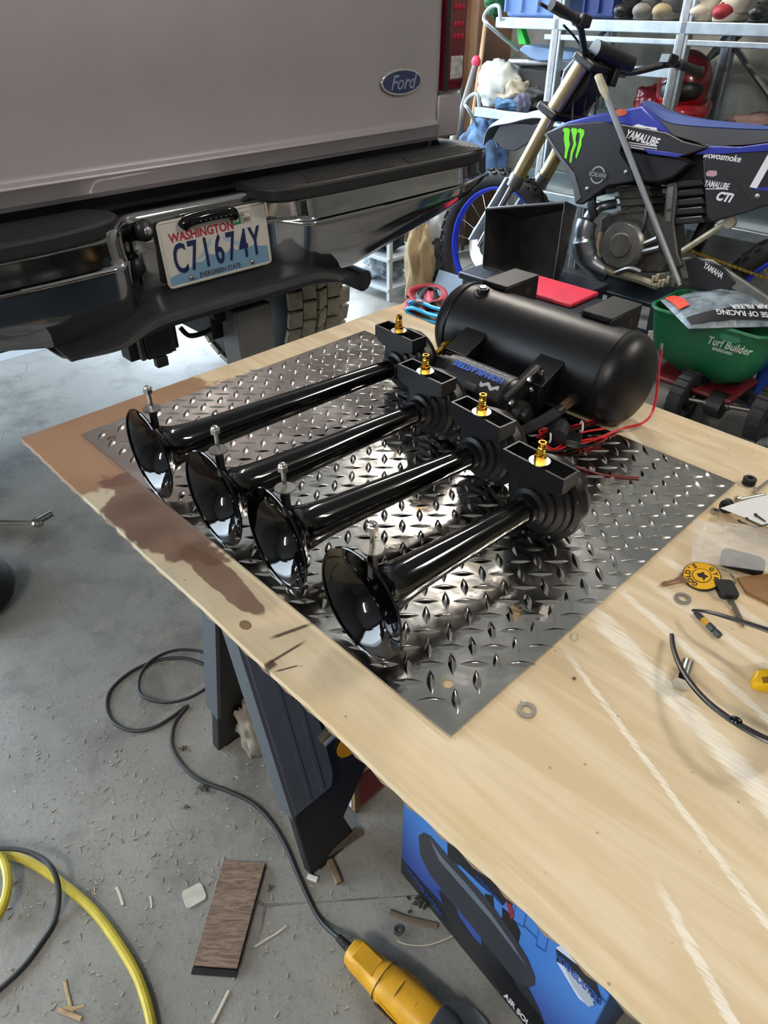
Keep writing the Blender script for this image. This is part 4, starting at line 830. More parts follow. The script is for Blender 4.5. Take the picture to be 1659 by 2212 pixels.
fo = atz((560, 1600), .03); blob('rag', (fo.x, fo.y, .075), (.038, .034, .085), mat('crumpled_grey_rag', '8d867a', .9, var=.2, vs=30), 'crumpled pale rag standing between the sawhorse legs', 'rag', 6, .3, 3.0, M=Matrix(), fl=.001)
# socket wrench on the left
wa_, wb_ = atz((-10, 1128), .008), atz((92, 1130), .008); wt = thing('ratchet_wrench', 'chrome ratchet wrench on the floor at the left edge', 'wrench', Matrix.Translation(Vector((wb_.x, wb_.y, 0))))
MB().tube([wa_, wa_.lerp(wb_, .4), wa_.lerp(wb_, .85)], [.009, .007, .007], 10).build('handle', M_STEEL, wt)
hd = (wb_-wa_).normalized(); MB().lathe([(0, .016), (.012, .018), (.02, .014)], wa_.lerp(wb_, .9)-Vector((0, 0, .007)), (0, 0, 1), 20).build('ratchet_head', M_STEEL, wt)
MB().cyl(wa_.lerp(wb_, .9)+Vector((0, 0, .006)), wa_.lerp(wb_, .9)+Vector((.035, .035, .012)), .010, n=14).build('socket', M_DSTEEL, wt)
tb = atz((-26, 1305), 0); MB().lathe([(0, .10), (.02, .13), (.05, .14), (.08, .13), (.10, .10), (.10, .05), (0, .05)], (tb.x-.06, tb.y, .0), (0, 0, 1), 32, cap=False, closed=True).solo('small_tire', M_RUB, 'dark round rubber wheel at the left edge of the floor', 'tire')
# scattered grit and wood dust
gm = MB(); rg = random.Random(21)
for k in range(2600):
    if k % 3: px_ = (rg.uniform(0, 760), rg.uniform(1150, 2212))
    else: px_ = (rg.gauss(380, 150), rg.gauss(1720, 160))
    if px_[1] > 2240: continue
    c = atz(px_, 0)
    if c.y > .95+.9*c.x+.9 or c.length > 4: continue
    s_ = rg.choice((.0012, .0016, .002, .003)); l = s_*rg.choice((1, 1, 2, 4))*.8; a = rg.uniform(0, 6.28)
    gm.box((c.x, c.y, s_*.3), (l, s_*.6, s_*.6), a)
gm.solo('floor_grit', mat('pale_grit', 'a39b8b', .9, var=.45, vs=90), 'pale wood dust and grit scattered over the concrete floor', 'grit', kind='stuff')
# ================================================================== dirt bike
BKM = RM @ Matrix.Translation((1.93, 0, 0)) @ Matrix.Rotation(R(90), 4, 'Z') @ Matrix.Rotation(R(8), 4, 'X')
def bp(p, y=0.0): return on(BKM, 1, y, p)
bk = thing('dirt_bike', 'blue and black dirt bike standing by the shelf rack on the right', 'motorcycle', BKM)
M_BLU = mat('bike_blue_plastic', '23308f', .35); M_BPL = mat('bike_black_plastic', '17181c', .42, var=.15, vs=20); M_GOLD = mat('gold_fork_tube', 'cdbd92', .28, .85)
M_ALU = mat('dull_aluminium', '8b8a86', .4, .9, var=.15, vs=20); M_SEAT = mat('seat_charcoal', '2c2e33', .7); M_SEATB = mat('seat_blue', '2b3f78', .65); M_RIM = mat('blue_anodized_rim', '2a40d8', .35, .3)
M_ENG = mat('engine_grey', '5c5a56', .5, .6, var=.3, vs=25); M_LIME = mat('lime_print', '6fdc1e', .45); M_CREAM = mat('worn_cream_metal', 'a9a390', .5, .5, var=.2, vs=20)
M_PBLUE = mat('white_blue_plastic', 'b9cbe0', .4)
def panel(nm, px, y, t, m, parent=None, bevel=.004, label=None):
    P = [bp(p, y) for p in px]; F = BKM @ Matrix(((1, 0, 0, 0), (0, 0, -1, y), (0, 1, 0, 0), (0, 0, 0, 1)))
    return MB().prism([(p.x, p.z) for p in P], F, t).build(nm, m, parent or bk, bevel=bevel, label=label)
def bwords(nm, txt, m, p, y, size, sx=1.0, shear=0.0, off=.0, slope=0.0, parent=None):
    c = bp(p, y); M = axes(BKM @ c, BKM.to_3x3() @ Vector((-1, 0, -slope)), BKM.to_3x3() @ Vector((0, 0, 1))); return words(nm, txt, m, parent or bk, M, size, .0004, off, sx, shear)
# wheels
tp_ = bp((1092, 402)); WC = Vector((tp_.x+.0, 0, tp_.z-.272)); WR = max(.335, WC.z-.0)
def bwheel(c, nm):
    t = MB(BKM).torus(c, (0, 1, 0), .302, .042, 48, 12).build(nm, M_RUB, bk, ang=60)
    MB(BKM).lathe([(-.022, .262), (-.024, .280), (-.012, .274), (.012, .274), (.024, .280), (.022, .262), (.01, .255), (-.01, .255)], c, (0, 1, 0), 56, cap=False, closed=True).build('rim', M_RIM, t)
    MB(BKM).lathe([(-.04, .02), (-.04, .035), (-.03, .022), (.03, .022), (.04, .035), (.04, .02)], c, (0, 1, 0), 20).build('hub', M_ALU, t)
    for k in range(18):
        a = 2*math.pi*k/18; s_ = 1 if k % 2 else -1; b_ = a+.5*s_
        MB(BKM).cyl(c+Vector((.03*math.cos(b_), .035*s_, .03*math.sin(b_))), c+Vector((.26*math.cos(a), .004*s_, .26*math.sin(a))), .0016, n=5).build('spoke', M_STEEL, t)
    kn = MB(BKM)
    for k in range(40):
        for j in range(-2, 3):
            a = 2*math.pi*(k+.5*(j % 2))/40; ph = R(28)*j; rr = .302+.044*math.cos(ph)
            Rm = Matrix.Rotation(-a, 4, 'Y') @ Matrix.Rotation(ph, 4, 'Z'); kn.box(c+Vector((rr*math.cos(a), .044*math.sin(ph), rr*math.sin(a))), (.014, .012, .022), Rm)
    q = kn.build('knobs', M_RUB, t); q['kind'] = 'stuff'
bwheel(WC, 'front_wheel'); bwheel(WC+Vector((-1.47, 0, .0)), 'rear_wheel')
MB(BKM).lathe([(0, .06), (0, .125), (.004, .125), (.004, .06)], WC+Vector((0, .05, 0)), (0, 1, 0), 36, cap=False, closed=True).build('brake_disc', M_STEEL, bk)
# forks
for y in (.105, -.105):
    a, b, c, d = [bp(p, .105) for p in ((1268, 121), (1194, 241), (1116, 386), (1090, 448))]
    f = lambda v: Vector((v.x, y, v.z)); ax_ = (f(d)-f(a)).normalized(); end = f(WC)+Vector((.02, y, 0)); end.y = y
    fk = MB(BKM).cyl(f(a), f(b), .033, n=20).build('fork_leg', M_GOLD, bk)
    MB(BKM).cyl(f(b), f(c), .029, n=20).build('fork_lower_tube', M_GOLD, fk); MB(BKM).cyl(f(c)-ax_*.02, f(c)+ax_*.035, .034, n=20).build('fork_seal', M_ALU, fk)
    MB(BKM).cyl(f(c), end, .0195, n=16).build('fork_slider', M_STEEL, fk); MB(BKM).cyl(f(a)-ax_*.02, f(a), .024, n=16).build('fork_cap', M_BLK, fk)
    MB(BKM).hexa([f(c)+Vector((.045, -.03, 0)), f(c)+Vector((.045, .03, 0)), f(c)+Vector((.03, .035, 0)), f(c)+Vector((.03, -.035, 0)), end+Vector((.05, -.035, .02)), end+Vector((.05, .035, .02)), end+Vector((.035, .04, .02)), end+Vector((.035, -.04, .02))]).build('fork_guard', M_PBLUE, fk, bevel=.003)
    MB(BKM).tube([f(b)+Vector((-.03, 0, 0)), f(c)+Vector((-.034, 0, 0))], .006, 6).build('fork_decal_strip', mat('fork_decal', '7c6a1a', .4), fk)
a, b = bp((1268, 121), .105), bp((1194, 241), .105); a.y = b.y = 0; a = a+Vector((-.02, 0, -.02))
for v, nm in ((a, 'triple_clamp'), (b, 'triple_clamp')): MB(BKM).box((v.x+.01, 0, v.z), (.11, .29, .035), Matrix.Rotation(R(-24), 4, 'Y')).build(nm, M_BLK, bk, bevel=.01)
panel('number_plate', [(1215, 150), (1262, 95), (1300, 120), (1262, 200), (1215, 250), (1196, 232)], .075, .15, M_BLK, bevel=.012)
# bars
steer = Matrix.Translation(a) @ Matrix.Rotation(R(-20), 4, 'Z') @ Matrix.Rotation(R(9), 4, 'X') @ Matrix.Translation(-a); BS = BKM @ steer; top = a+Vector((-.03, 0, .0))
hbp = spl([(top.x-.09, .40, top.z+.085), (top.x-.07, .26, top.z+.075), (top.x+.0, .12, top.z+.005), (top.x, 0, top.z), (top.x, -.12, top.z+.005), (top.x-.07, -.26, top.z+.075), (top.x-.09, -.40, top.z+.085)], 6)
MB(BS).tube(hbp, .0135, 12).build('handlebar', M_BLK, bk)
MB(BS).tube([(top.x-.01, -.10, top.z+.03), (top.x-.01, .10, top.z+.03)], .035, 16).build('bar_pad', M_BLK, bk)
for s_ in (1, -1):
    g0, g1 = Vector((top.x-.087, .285*s_, top.z+.079)), Vector((top.x-.09, .41*s_, top.z+.086)); MB(BS).tube([g0, g0.lerp(g1, .1), g0.lerp(g1, .95), g1], [.022, .017, .017, .021], 14).build('grip', M_RUB, bk)
    lv_ = spl([g0+Vector((.03, -.02*s_, .0)), g0+Vector((.06, .02*s_, .002)), g1+Vector((.055, 0, .0)), g1+Vector((.05, .02*s_, 0))], 5); MB(BS).tube(lv_, .0065, 8).build('lever', M_BLK, bk)
    MB(BS).box(g0+Vector((.02, -.045*s_, .005)), (.06, .05, .04)).build('lever_perch', M_BLK, bk, bevel=.006)
    MB(BS).box((top.x, .045*s_, top.z-.03), (.04, .03, .07)).build('bar_clamp', M_BLK, bk, bevel=.005)
for k in range(3): MB(BS).tube(spl([(top.x+.03, .25-.2*k, top.z+.07), (top.x+.07, .1-.08*k, top.z+.03), (top.x+.06, -.05+.06*k, top.z-.12), (top.x-.02, .03*k, top.z-.3)], 6), .0045, 6).build('control_cable', M_BLK, bk)
# front fender
ft = [bp(p, 0) for p in ((1062, 300), (1082, 262), (1130, 250), (1180, 238), (1230, 250))]
fsp = spl(ft, 5)
def fend(u, v): 
    k = u*(len(fsp)-1); i = min(int(k), len(fsp)-2); p = fsp[i].lerp(fsp[i+1], k-i); w_ = .055+.035*math.sin(math.pi*min(1, u*1.2)); y = (v*2-1); return BKM @ Vector((p.x, y*w_, p.z-.035*y*y))
MB().grid(fend, 20, 8, .004).build('front_fender', M_PBLUE, bk)
MB().grid(lambda u, v: Vector(fend(u*.95+.02, v*.92+.04))-Vector((0, 0, .006)), 20, 8, .002).build('fender_underside', M_BPL, bk)
panel('fender_skirt', [(1064, 300), (1081, 268), (1112, 265), (1164, 272), (1150, 304), (1112, 326), (1088, 324)], .075, .01, M_BPL, bevel=.003)
# engine, tank and body mass
panel('frame_core', [(1275, 262), (1440, 290), (1540, 330), (1520, 470), (1450, 480), (1440, 400), (1360, 395), (1290, 420), (1262, 330)], .06, .12, M_BLK)
panel('radiator', [(1225, 300), (1262, 290), (1300, 420), (1262, 430)], .15, .04, mat('radiator_fins', '3c3d40', .5, .6)); panel('radiator', [(1225, 300), (1262, 290), (1300, 420), (1262, 430)], -.11, .04, mat('radiator_fins', '3c3d40', .5, .6))
sh = [(1178, 287), (1222, 268), (1300, 262), (1330, 270), (1345, 300), (1338, 330), (1362, 362), (1370, 392), (1312, 402), (1258, 442), (1242, 440), (1255, 428), (1240, 374), (1217, 346)]
shl = panel('radiator_shroud', sh, .185, .016, M_BPL, bevel=.005); panel('radiator_shroud', sh, -.17, .016, M_BPL, bevel=.005)
panel('shroud_edge', [(1178, 287), (1217, 346), (1240, 374), (1255, 428), (1242, 440), (1234, 380), (1212, 350), (1176, 292)], .188, .02, mat('grey_edge', '55575c', .5), shl, .002)
for cl in ([(1215, 281), (1219, 276), (1228, 277), (1231, 281), (1229, 300), (1231, 312), (1226, 330), (1224, 343), (1219, 341), (1221, 322), (1218, 300), (1219, 287)], [(1233, 280), (1237, 276), (1246, 278), (1247, 284), (1243, 300), (1245, 312), (1237, 332), (1234, 352), (1230, 350), (1233, 328), (1239, 310), (1236, 290)], [(1248, 280), (1252, 277), (1262, 281), (1262, 290), (1256, 302), (1256, 314), (1250, 330), (1245, 343), (1243, 338), (1248, 316), (1252, 300), (1253, 288), (1248, 286)]):
    panel('claw_mark', cl, .1865, .0012, M_LIME, shl, 0)
RG = axes(BKM @ bp((1291, 378), .186), BKM.to_3x3() @ Vector((-1, 0, 0)), BKM.to_3x3() @ Vector((0, 0, 1)))
MB().prism([(p[0], p[1]) for p in ell(.033, .033, 28)], RG, .0008).build('maker_ring', mat('grey_print', '8f9196', .5), shl); MB().prism(ell(.027, .027, 28), RG @ Matrix.Translation((0, 0, .0006)), .0006).build('maker_ring_field', M_BPL, shl)
MB().prism(rrect(.095, .024, .011), RG @ Matrix.Translation((0, 0, .001)), .0006).build('maker_plate', M_BPL, shl); words('maker_lettering', 'SCALVINI', mat('grey_print', '8f9196', .5), shl, RG @ Matrix.Translation((0, 0, .0018)), .022, .0003, .0003, .85)
tkb = panel('tank_panel', [(1176, 288), (1225, 262), (1290, 246), (1340, 238), (1386, 228), (1442, 287), (1400, 283), (1330, 268), (1262, 268), (1200, 284)], .155, .31, M_BLU, bevel=.012)
panel('side_panel', [(1262, 268), (1330, 266), (1440, 286), (1475, 305), (1530, 318), (1478, 337), (1400, 330), (1340, 318), (1262, 305)], .165, .02, M_BPL, bevel=.004)
panel('blue_trim', [(1390, 321), (1440, 328), (1478, 334), (1462, 340), (1400, 332)], .167, .004, M_BLU, None, .001)
panel('airbox_side', [(1345, 322), (1470, 340), (1490, 352), (1452, 385), (1420, 396), (1372, 392), (1360, 362), (1338, 330)], .14, .28, M_BPL, bevel=.015)
bwords('brand_lettering', 'YAMALUBE', M_WHITE, (1386, 299), .1665, .040, .72, .25, .0012, .12); 
for k in range(3): panel('brand_underline', [(1358+2*k, 307+5*k), (1419, 315+5*k), (1419, 317+5*k), (1358+2*k, 309+5*k)], .166, .0008, M_WHITE, None, 0)
panel('wing_logo', [(1362, 274), (1378, 268), (1395, 273), (1418, 276), (1420, 284), (1400, 277), (1380, 276)], .157, .0012, M_WHITE, tkb, 0)
MB().prism(ell(.028, .012, 20), axes(BKM @ bp((1341, 243), .1555), BKM.to_3x3() @ Vector((-1, 0, .1)), BKM.to_3x3() @ Vector((0, 0, 1))), .001).build('oval_sticker', mat('orange_sticker', 'b5533a', .45), tkb)
# seat
def strip(nm, A, B, ya, yb, m, yc=None):
    sa, sb = spl([bp(p, ya) for p in A], 4), spl([bp(p, yb) for p in B], 4); n = len(sa)-1
    def fn(u, v):
        i = min(int(round(u*n)), n); return BKM @ sa[i].lerp(sb[i], v)
    return MB().grid(fn, n, 3, -.006).build(nm, m, bk, ang=60)
sL = [(1393, 238), (1420, 268), (1450, 290), (1490, 303), (1530, 312), (1600, 314), (1659, 308), (1730, 300)]; sB = [(1392, 230), (1422, 256), (1448, 268), (1490, 274), (1530, 277), (1600, 281), (1659, 283), (1730, 286)]; sT = [(1388, 220), (1420, 238), (1450, 248), (1490, 257), (1530, 263), (1600, 270), (1659, 276), (1730, 281)]
strip('seat_side', sL, sB, .115, .105, M_SEAT); strip('seat_shoulder', sB, sT, .105, .07, M_SEATB)
sa = spl([bp(p, .07) for p in sT], 4); n_ = len(sa)-1
MB().grid(lambda u, v: BKM @ Vector((sa[min(int(round(u*n_)), n_)].x, .07-.14*v, sa[min(int(round(u*n_)), n_)].z+.008*math.sin(math.pi*v))), n_, 5, .03).build('seat_top', M_SEATB, bk)
sl = spl([bp(p, .115) for p in sL], 4)
MB().grid(lambda u, v: BKM @ (Vector((sl[min(int(round(u*n_)), n_)].x, -.115, sl[min(int(round(u*n_)), n_)].z)).lerp(Vector((sa[min(int(round(u*n_)), n_)].x, -.07, sa[min(int(round(u*n_)), n_)].z)), v)), n_, 3, .006).build('seat_side', M_SEAT, bk)
np_ = panel('number_panel', [(1518, 345), (1560, 330), (1659, 318), (1740, 305), (1740, 400), (1659, 443), (1600, 462), (1538, 480), (1526, 470)], .155, .014, M_BPL, bevel=.004)
panel('panel_stripe', [(1500, 334), (1534, 316), (1600, 317), (1659, 309), (1740, 300), (1740, 316), (1659, 327), (1560, 333)], .158, .018, M_BLU, np_, .003)
panel('rear_mudguard', [(1659, 300), (1740, 285), (1800, 285), (1800, 300), (1740, 310)], .10, .2, M_BLU)
bwords('tag_lettering', '#twosmoke', M_WHITE, (1560, 339), .1565, .030, .95, .15, .0006, .0, np_); bwords('sponsor_lettering', 'YAMALUBE', M_WHITE, (1548, 400), .1565, .030, .62, .1, .0006, .0, np_); bwords('sponsor_lettering', 'CTi', M_WHITE, (1563, 426), .1565, .040, .95, .3, .002, .0, np_)
panel('underline', [(1525, 407), (1570, 407), (1570, 409), (1525, 409)], .156, .0008, M_WHITE, np_, 0); panel('small_logo', [(1525, 373), (1532, 368), (1548, 369), (1549, 378), (1540, 382), (1526, 380)], .156, .0008, mat('pink_white_logo', 'b08a96', .5), np_, 0)
bwords('race_number', '15', M_WHITE, (1672, 365), .1565, .21, .9, .25, .004, .0, np_); panel('blue_arrow', [(1625, 407), (1659, 404), (1659, 412), (1640, 411)], .156, .0008, M_BLU, np_, 0)
panel('panel_seam', [(1558, 365), (1562, 364), (1632, 448), (1628, 450)], .157, .003, mat('seam_dark', '0b0b0d', .6), np_, 0)
for p in ((1636, 424), (1352, 372), (1268, 408)): MB(BKM).sphere(bp(p, .188 if p[0] < 1500 else .158), (.009, .004, .009), 10, 6).build('panel_bolt', M_ALU, bk)
# ribbed air intake, frame and engine
for k in range(5):
    y0, y1 = 385+20*k, 401+20*k; panel('intake_rib', [(1462-3*k, y0+6), (1517, y0), (1523, y1), (1459-3*k, y1+6)], .12, .14, M_BPL, None, .006)
panel('frame_spar', [(1440, 398), (1460, 392), (1462, 420), (1455, 480), (1463, 545), (1474, 575), (1452, 585), (1432, 545), (1432, 480)], .13, .035, mat('grey_frame', '4b4a48', .45, .7), None, .006)
panel('spar_recess', [(1443, 405), (1455, 402), (1450, 450), (1440, 452)], .131, .002, M_ALU, None, 0); panel('spar_recess', [(1440, 458), (1450, 456), (1448, 478), (1438, 478)], .131, .002, M_ALU, None, 0)
MB(BKM).tube([bp((1475, 542), .12), bp((1573, 479), .12)], .012, 10).build('subframe_strut', M_CREAM, bk); MB(BKM).lathe([(-.012, .012), (-.012, .022), (.012, .022), (.012, .012)], bp((1577, 480), .12), (0, 1, 0), 20).build('strut_eye', M_CREAM, bk)
ec_ = bp((1340, 530), .14)
MB(BKM).lathe([(-.1, .10), (-.02, .10), (-.01, .095), (0, .085)], ec_, (0, 1, 0), 32).build('engine_cover', M_ALU, bk); MB(BKM).lathe([(0, .05), (.006, .045)], ec_, (0, 1, 0), 24).build('cover_boss', M_ENG, bk)
panel('crankcase', [(1295, 470), (1380, 440), (1440, 470), (1450, 560), (1430, 590), (1330, 590), (1290, 560)], .07, .16, M_ENG, None, .01); panel('cylinder', [(1330, 400), (1400, 395), (1415, 470), (1345, 480)], .06, .12, M_ENG, None, .008)
for k in range(4): panel('cylinder_fin', [(1325+3*k, 408+16*k), (1404+3*k, 402+16*k), (1405+3*k, 408+16*k), (1326+3*k, 414+16*k)], .08, .16, M_ENG, None, 0)
MB(BKM).tube(spl([bp((1400, 420), .10), bp((1395, 470), .12), bp((1385, 510), .12)], 5), .008, 8).build('clutch_cable', M_BLK, bk)
for k, (p0, p1) in enumerate((((1385, 530), (1420, 515)), ((1385, 545), (1425, 535)))): MB(BKM).tube([bp(p0, .12), bp(p1, .12)], .012, 8).build('cover_rib', M_ALU, bk)
MB(BKM).tube(spl([bp((1297, 500), .10), bp((1292, 545), .10), bp((1310, 582), .10), bp((1370, 600), .10), bp((1420, 618), .10)], 5), .017, 10).build('frame_cradle', M_CREAM, bk); MB(BKM).tube(spl([bp((1297, 500), -.06), bp((1292, 545), -.06), bp((1310, 582), -.06), bp((1370, 600), -.06), bp((1420, 618), -.06)], 5), .017, 10).build('frame_cradle', M_CREAM, bk)
MB(BKM).tube(spl([bp((1330, 590), .13), bp((1360, 580), .15), bp((1385, 588), .16)], 4), .010, 8).build('shift_lever', M_ALU, bk)
fpg = bp((1440, 605), .14)
for k in range(5): MB(BKM).box(fpg+Vector((.03-.015*k, .03, .012*math.sin(k*2))), (.012, .07, .03)).build('footpeg', M_CREAM, bk, bevel=.003)
# expansion pipe at the front
MB(BKM).tube(spl([bp((1330, 440), .02), bp((1290, 450), .08), bp((1268, 480), .12), bp((1262, 520), .12), bp((1275, 560), .10), bp((1320, 590), .06)], 6), [.02]*6+[.025]*6+[.045]*6+[.055]*6+[.05]*6+[.03], 16).build('exhaust_pipe', mat('steel_pipe', '8c919a', .32, .9, var=.2, vs=12), bk)
MB(BKM).tube(spl([bp((1283, 405), .13), bp((1278, 440), .14), bp((1282, 470), .13)], 4), .018, 10).build('coolant_hose', M_BPL, bk)
# swingarm, chain
panel('swingarm', [(1460, 560), (1490, 552), (1540, 560), (1659, 640), (1740, 690), (1735, 715), (1650, 665), (1540, 605), (1470, 605)], .11, .03, M_ALU, None, .008); panel('swingarm', [(1460, 560), (1490, 552), (1540, 560), (1659, 640), (1740, 690), (1735, 715), (1650, 665), (1540, 605), (1470, 605)], -.08, .03, M_ALU, None, .008)
cg = panel('chain_guard', [(1478, 562), (1500, 556), (1560, 575), (1590, 610), (1560, 640), (1490, 615)], .115, .012, M_BPL, None, .003); bwords('brand_lettering', 'YAMAHA', M_WHITE, (1541, 585), .1165, .030, .7, -.1, .0008, .30, cg)
ch0, ch1 = bp((1488, 540), .10), bp((1720, 625), .10)
ch = MB(BKM).tube([ch0, ch1], .003, 6).build('chain', mat('chain_core', '4a3a1c', .5, .6), bk)
M_CH = mat('gold_chain', '8d6f2a', .35, .9)
for k in range(40): MB(BKM).box(ch0.lerp(ch1, (k+.5)/40), ((ch1-ch0).length/40*.86, .008 if k % 2 else .014, .010), Matrix.Rotation(math.atan2(-(ch1-ch0).z, (ch1-ch0).x), 4, 'Y')).build('chain_link', M_CH, ch, bevel=.001)
MB(BKM).lathe([(-.004, .03), (-.004, .06), (.004, .06), (.004, .03)], bp((1478, 575), .10), (0, 1, 0), 24).build('front_sprocket', M_ENG, bk)
MB(BKM).tube([bp((1600, 330), -.02), bp((1500, 540), -.02)], .03, 12).build('rear_shock', M_BLK, bk)
MB(BKM).tube(spl([bp((1420, 440), -.1), bp((1520, 420), -.14), bp((1650, 360), -.16), bp((1740, 330), -.16)], 6), [.025]*12+[.04]*7, 12).build('silencer', M_BPL, bk)
# side prop rod
r0, r1 = bp((1294, 168), .20), bp((1466, 610), .20)
pr_ = MB(BKM).tube([r0, r1], .0115, 12).build('prop_rod', mat('grey_rod', '83888c', .4, .5), bk); MB(BKM).tube([r0.lerp(r1, -.01), r0.lerp(r1, .06), r0.lerp(r1, .115)], [.022, .024, .012], 12, flat=.6).build('rod_clevis', M_CREAM, pr_)
MB(BKM).tube([r1.lerp(r0, .06), r1.lerp(r0, -.015)], .008, 8).build('rod_tip', M_CREAM, pr_)
# lift stand below the engine
gz = lambda p: RM.inverted() @ (BKM @ bp(p, 0))
e3 = gz((1380, 605)); M_STAND = mat('dark_blue_stand_steel', '1c2836', .45)
st = thing('bike_stand', 'dark blue steel lift stand under the dirt bike engine', 'stand', RM @ Matrix.Translation((e3.x, e3.y, 0)))
zt_ = max(.12, e3.z-.035)
MB(RM).bb((e3.x-.13, e3.y-.19, zt_-.02), (e3.x+.13, e3.y+.19, zt_)).build('top_plate', M_STAND, st, bevel=.004)
for sa_ in (-1, 1):
    for sb_ in (-1, 1): MB(RM).hexa([(e3.x+sa_*.17-.02, e3.y+sb_*.2-.02, 0), (e3.x+sa_*.17+.02, e3.y+sb_*.2-.02, 0), (e3.x+sa_*.17+.02, e3.y+sb_*.2+.02, 0), (e3.x+sa_*.17-.02, e3.y+sb_*.2+.02, 0), (e3.x+sa_*.11-.02, e3.y+sb_*.16-.02, zt_-.02), (e3.x+sa_*.11+.02, e3.y+sb_*.16-.02, zt_-.02), (e3.x+sa_*.11+.02, e3.y+sb_*.16+.02, zt_-.02), (e3.x+sa_*.11-.02, e3.y+sb_*.16+.02, zt_-.02)]).build('leg', M_STAND, st)
    MB(RM).bb((e3.x+sa_*.15-.012, e3.y-.2, .06), (e3.x+sa_*.15+.012, e3.y+.2, .09)).build('rail', M_STAND, st)
print('BIKE wheel centre', WC, 'shoulder', r0, 'engine', ec_, 'stand z', zt_)
# ================================================================== shelf rack and clutter
def pw(p, a): return on(RM, 0, a, p)
M_GALV = mat('galvanized_rack_steel', 'a7b2b8', .38, .75, var=.2, vs=12); M_DECK = mat('rack_deck_white', 'a9b6b9', .5, .2)
RA0, RA1 = 2.46, 2.96; zU = pw((1470, 46), RA0).z; zL = pw((1085, 238), RA0).z; bL = pw((1072, 46), RA0).y; bP = [pw((1192, 150), RA0).y, pw((1463, 130), RA0).y]; bR = -.75
rk = thing('shelf_rack', 'galvanized steel shelf rack along the concrete wall behind the dirt bike', 'shelf', RM @ Matrix.Translation(((RA0+RA1)/2, .2, 0)))
for b in bP+[-.7]:
    for a in (RA0+.02, RA1-.02):
        po = MB(RM).bb((a-.022, b-.028, 0), (a+.022, b+.028, 2.0)).build('post', M_GALV, rk, bevel=.004)
        MB(RM).bb((a-.026, b-.012, 0), (a-.022, b+.012, 2.0)).build('post_channel', M_DSTEEL, po)
for z in (zU, zL, .52):
    MB(RM).bb((RA0-.006, bR, z-.045), (RA0+.03, bL+(.10 if z == zL else 0), z)).build('shelf_rail', M_GALV, rk, bevel=.004); MB(RM).bb((RA1-.03, bR, z-.045), (RA1+.006, bL, z)).build('shelf_rail', M_GALV, rk, bevel=.004)
    if z == zU: MB(RM).bb((RA0, bR, z-.085), (RA0+.02, bL-.3, z-.062)).build('shelf_rail', M_GALV, rk, bevel=.004)
    MB(RM).bb((RA0+.03, bR, z-.014), (RA1-.03, bL, z-.002)).build('shelf_deck', M_DECK, rk)
for b in bP:
    for z in (zU-.045, zL-.045): MB(RM).tube([(RA0+.03, b+.0, z-.25), (RA1-.05, b, z)], .012, 8).build('end_brace', M_GALV, rk)
MB(RM).tube([(RA1-.02, bP[1]+.04, zU-.05), (RA1-.02, bP[1]-.45, zL-.05)], .014, 8).build('cross_brace', M_DSTEEL, rk); MB(RM).tube([(RA1-.02, bP[1]-.05, zU-.05), (RA1-.02, bP[1]+.40, zL+.0)], .014, 8).build('cross_brace', M_DSTEEL, rk)
mb_ = pw((1400, 158), RA0); MB(RM).bb((RA0+.06, bP[1], mb_.z-.02), (RA0+.1, bP[0], mb_.z+.02)).build('mid_bar', M_GALV, rk, bevel=.003)
for p, q, r_ in (((1057, 18), (1064, 45), (1120, 108)), ((1015, 208), (1020, 230), (1038, 290))):
    a_, b_, c_ = pw(p, RA0-.02), pw(q, RA0-.02), pw(r_, RA0+.1)
    MB(RM).tube(spl([b_+Vector((0, -.05, .0)), b_+Vector((0, -.03, .06)), a_, a_+Vector((0, .03, -.04)), b_+Vector((0, .02, -.02)), c_], 6), .009, 8).build('end_hook', M_GALV, rk)
# items on the upper shelf
def tote(nm, lab, p0, p1, a0, a1, h, m, z):
    b0, b1 = pw(p0, a0).y, pw(p1, a0).y; lo_, hi = min(b0, b1), max(b0, b1); t = thing(nm, lab, 'storage bin', RM @ Matrix.Translation(((a0+a1)/2, (lo_+hi)/2, z)))
    MB(RM).hexa([(a0+.02, lo_+.015, z), (a1-.02, lo_+.015, z), (a1-.02, hi-.015, z), (a0+.02, hi-.015, z), (a0, lo_, z+h), (a1, lo_, z+h), (a1, hi, z+h), (a0, hi, z+h)]).build('bin_body', m, t, bevel=.012)
    n = max(2, int((hi-lo_)/.09))
    for k in range(n+1): MB(RM).bb((a0-.004, lo_+.02+(hi-lo_-.04)*k/n-.006, z+.02), (a0+.02, lo_+.02+(hi-lo_-.04)*k/n+.006, z+h)).build('bin_rib', m, t, bevel=.003)
    MB(RM).bb((a0-.015, lo_-.015, z+h), (a1+.015, hi+.015, z+h+.02)).build('bin_lid', m, t, bevel=.008)
tote('storage_bin', 'pale blue plastic storage bin on the upper left of the rack', (1083, 42), (1200, 42), RA0+.04, RA1-.04, .26, mat('pale_blue_tote', '5f7fb8', .45), zU)
tote('storage_bin', 'dark navy storage bin beside the pale blue one on the rack', (1250, 38), (1328, 38), RA0+.06, RA1-.04, .26, mat('navy_tote', '1c2e66', .45), zU)
M_SOLE = mat('grey_shoe_sole', '6d6a66', .7); M_BOOT = mat('grey_boot_leather', '3b3a3c', .7, var=.2, vs=30); M_SNW = mat('white_shoe', 'c3bdb0', .6); M_SNR = mat('red_shoe_panel', '8f2430', .55); M_BOOT2 = mat('tan_patch', '8d7f62', .7)
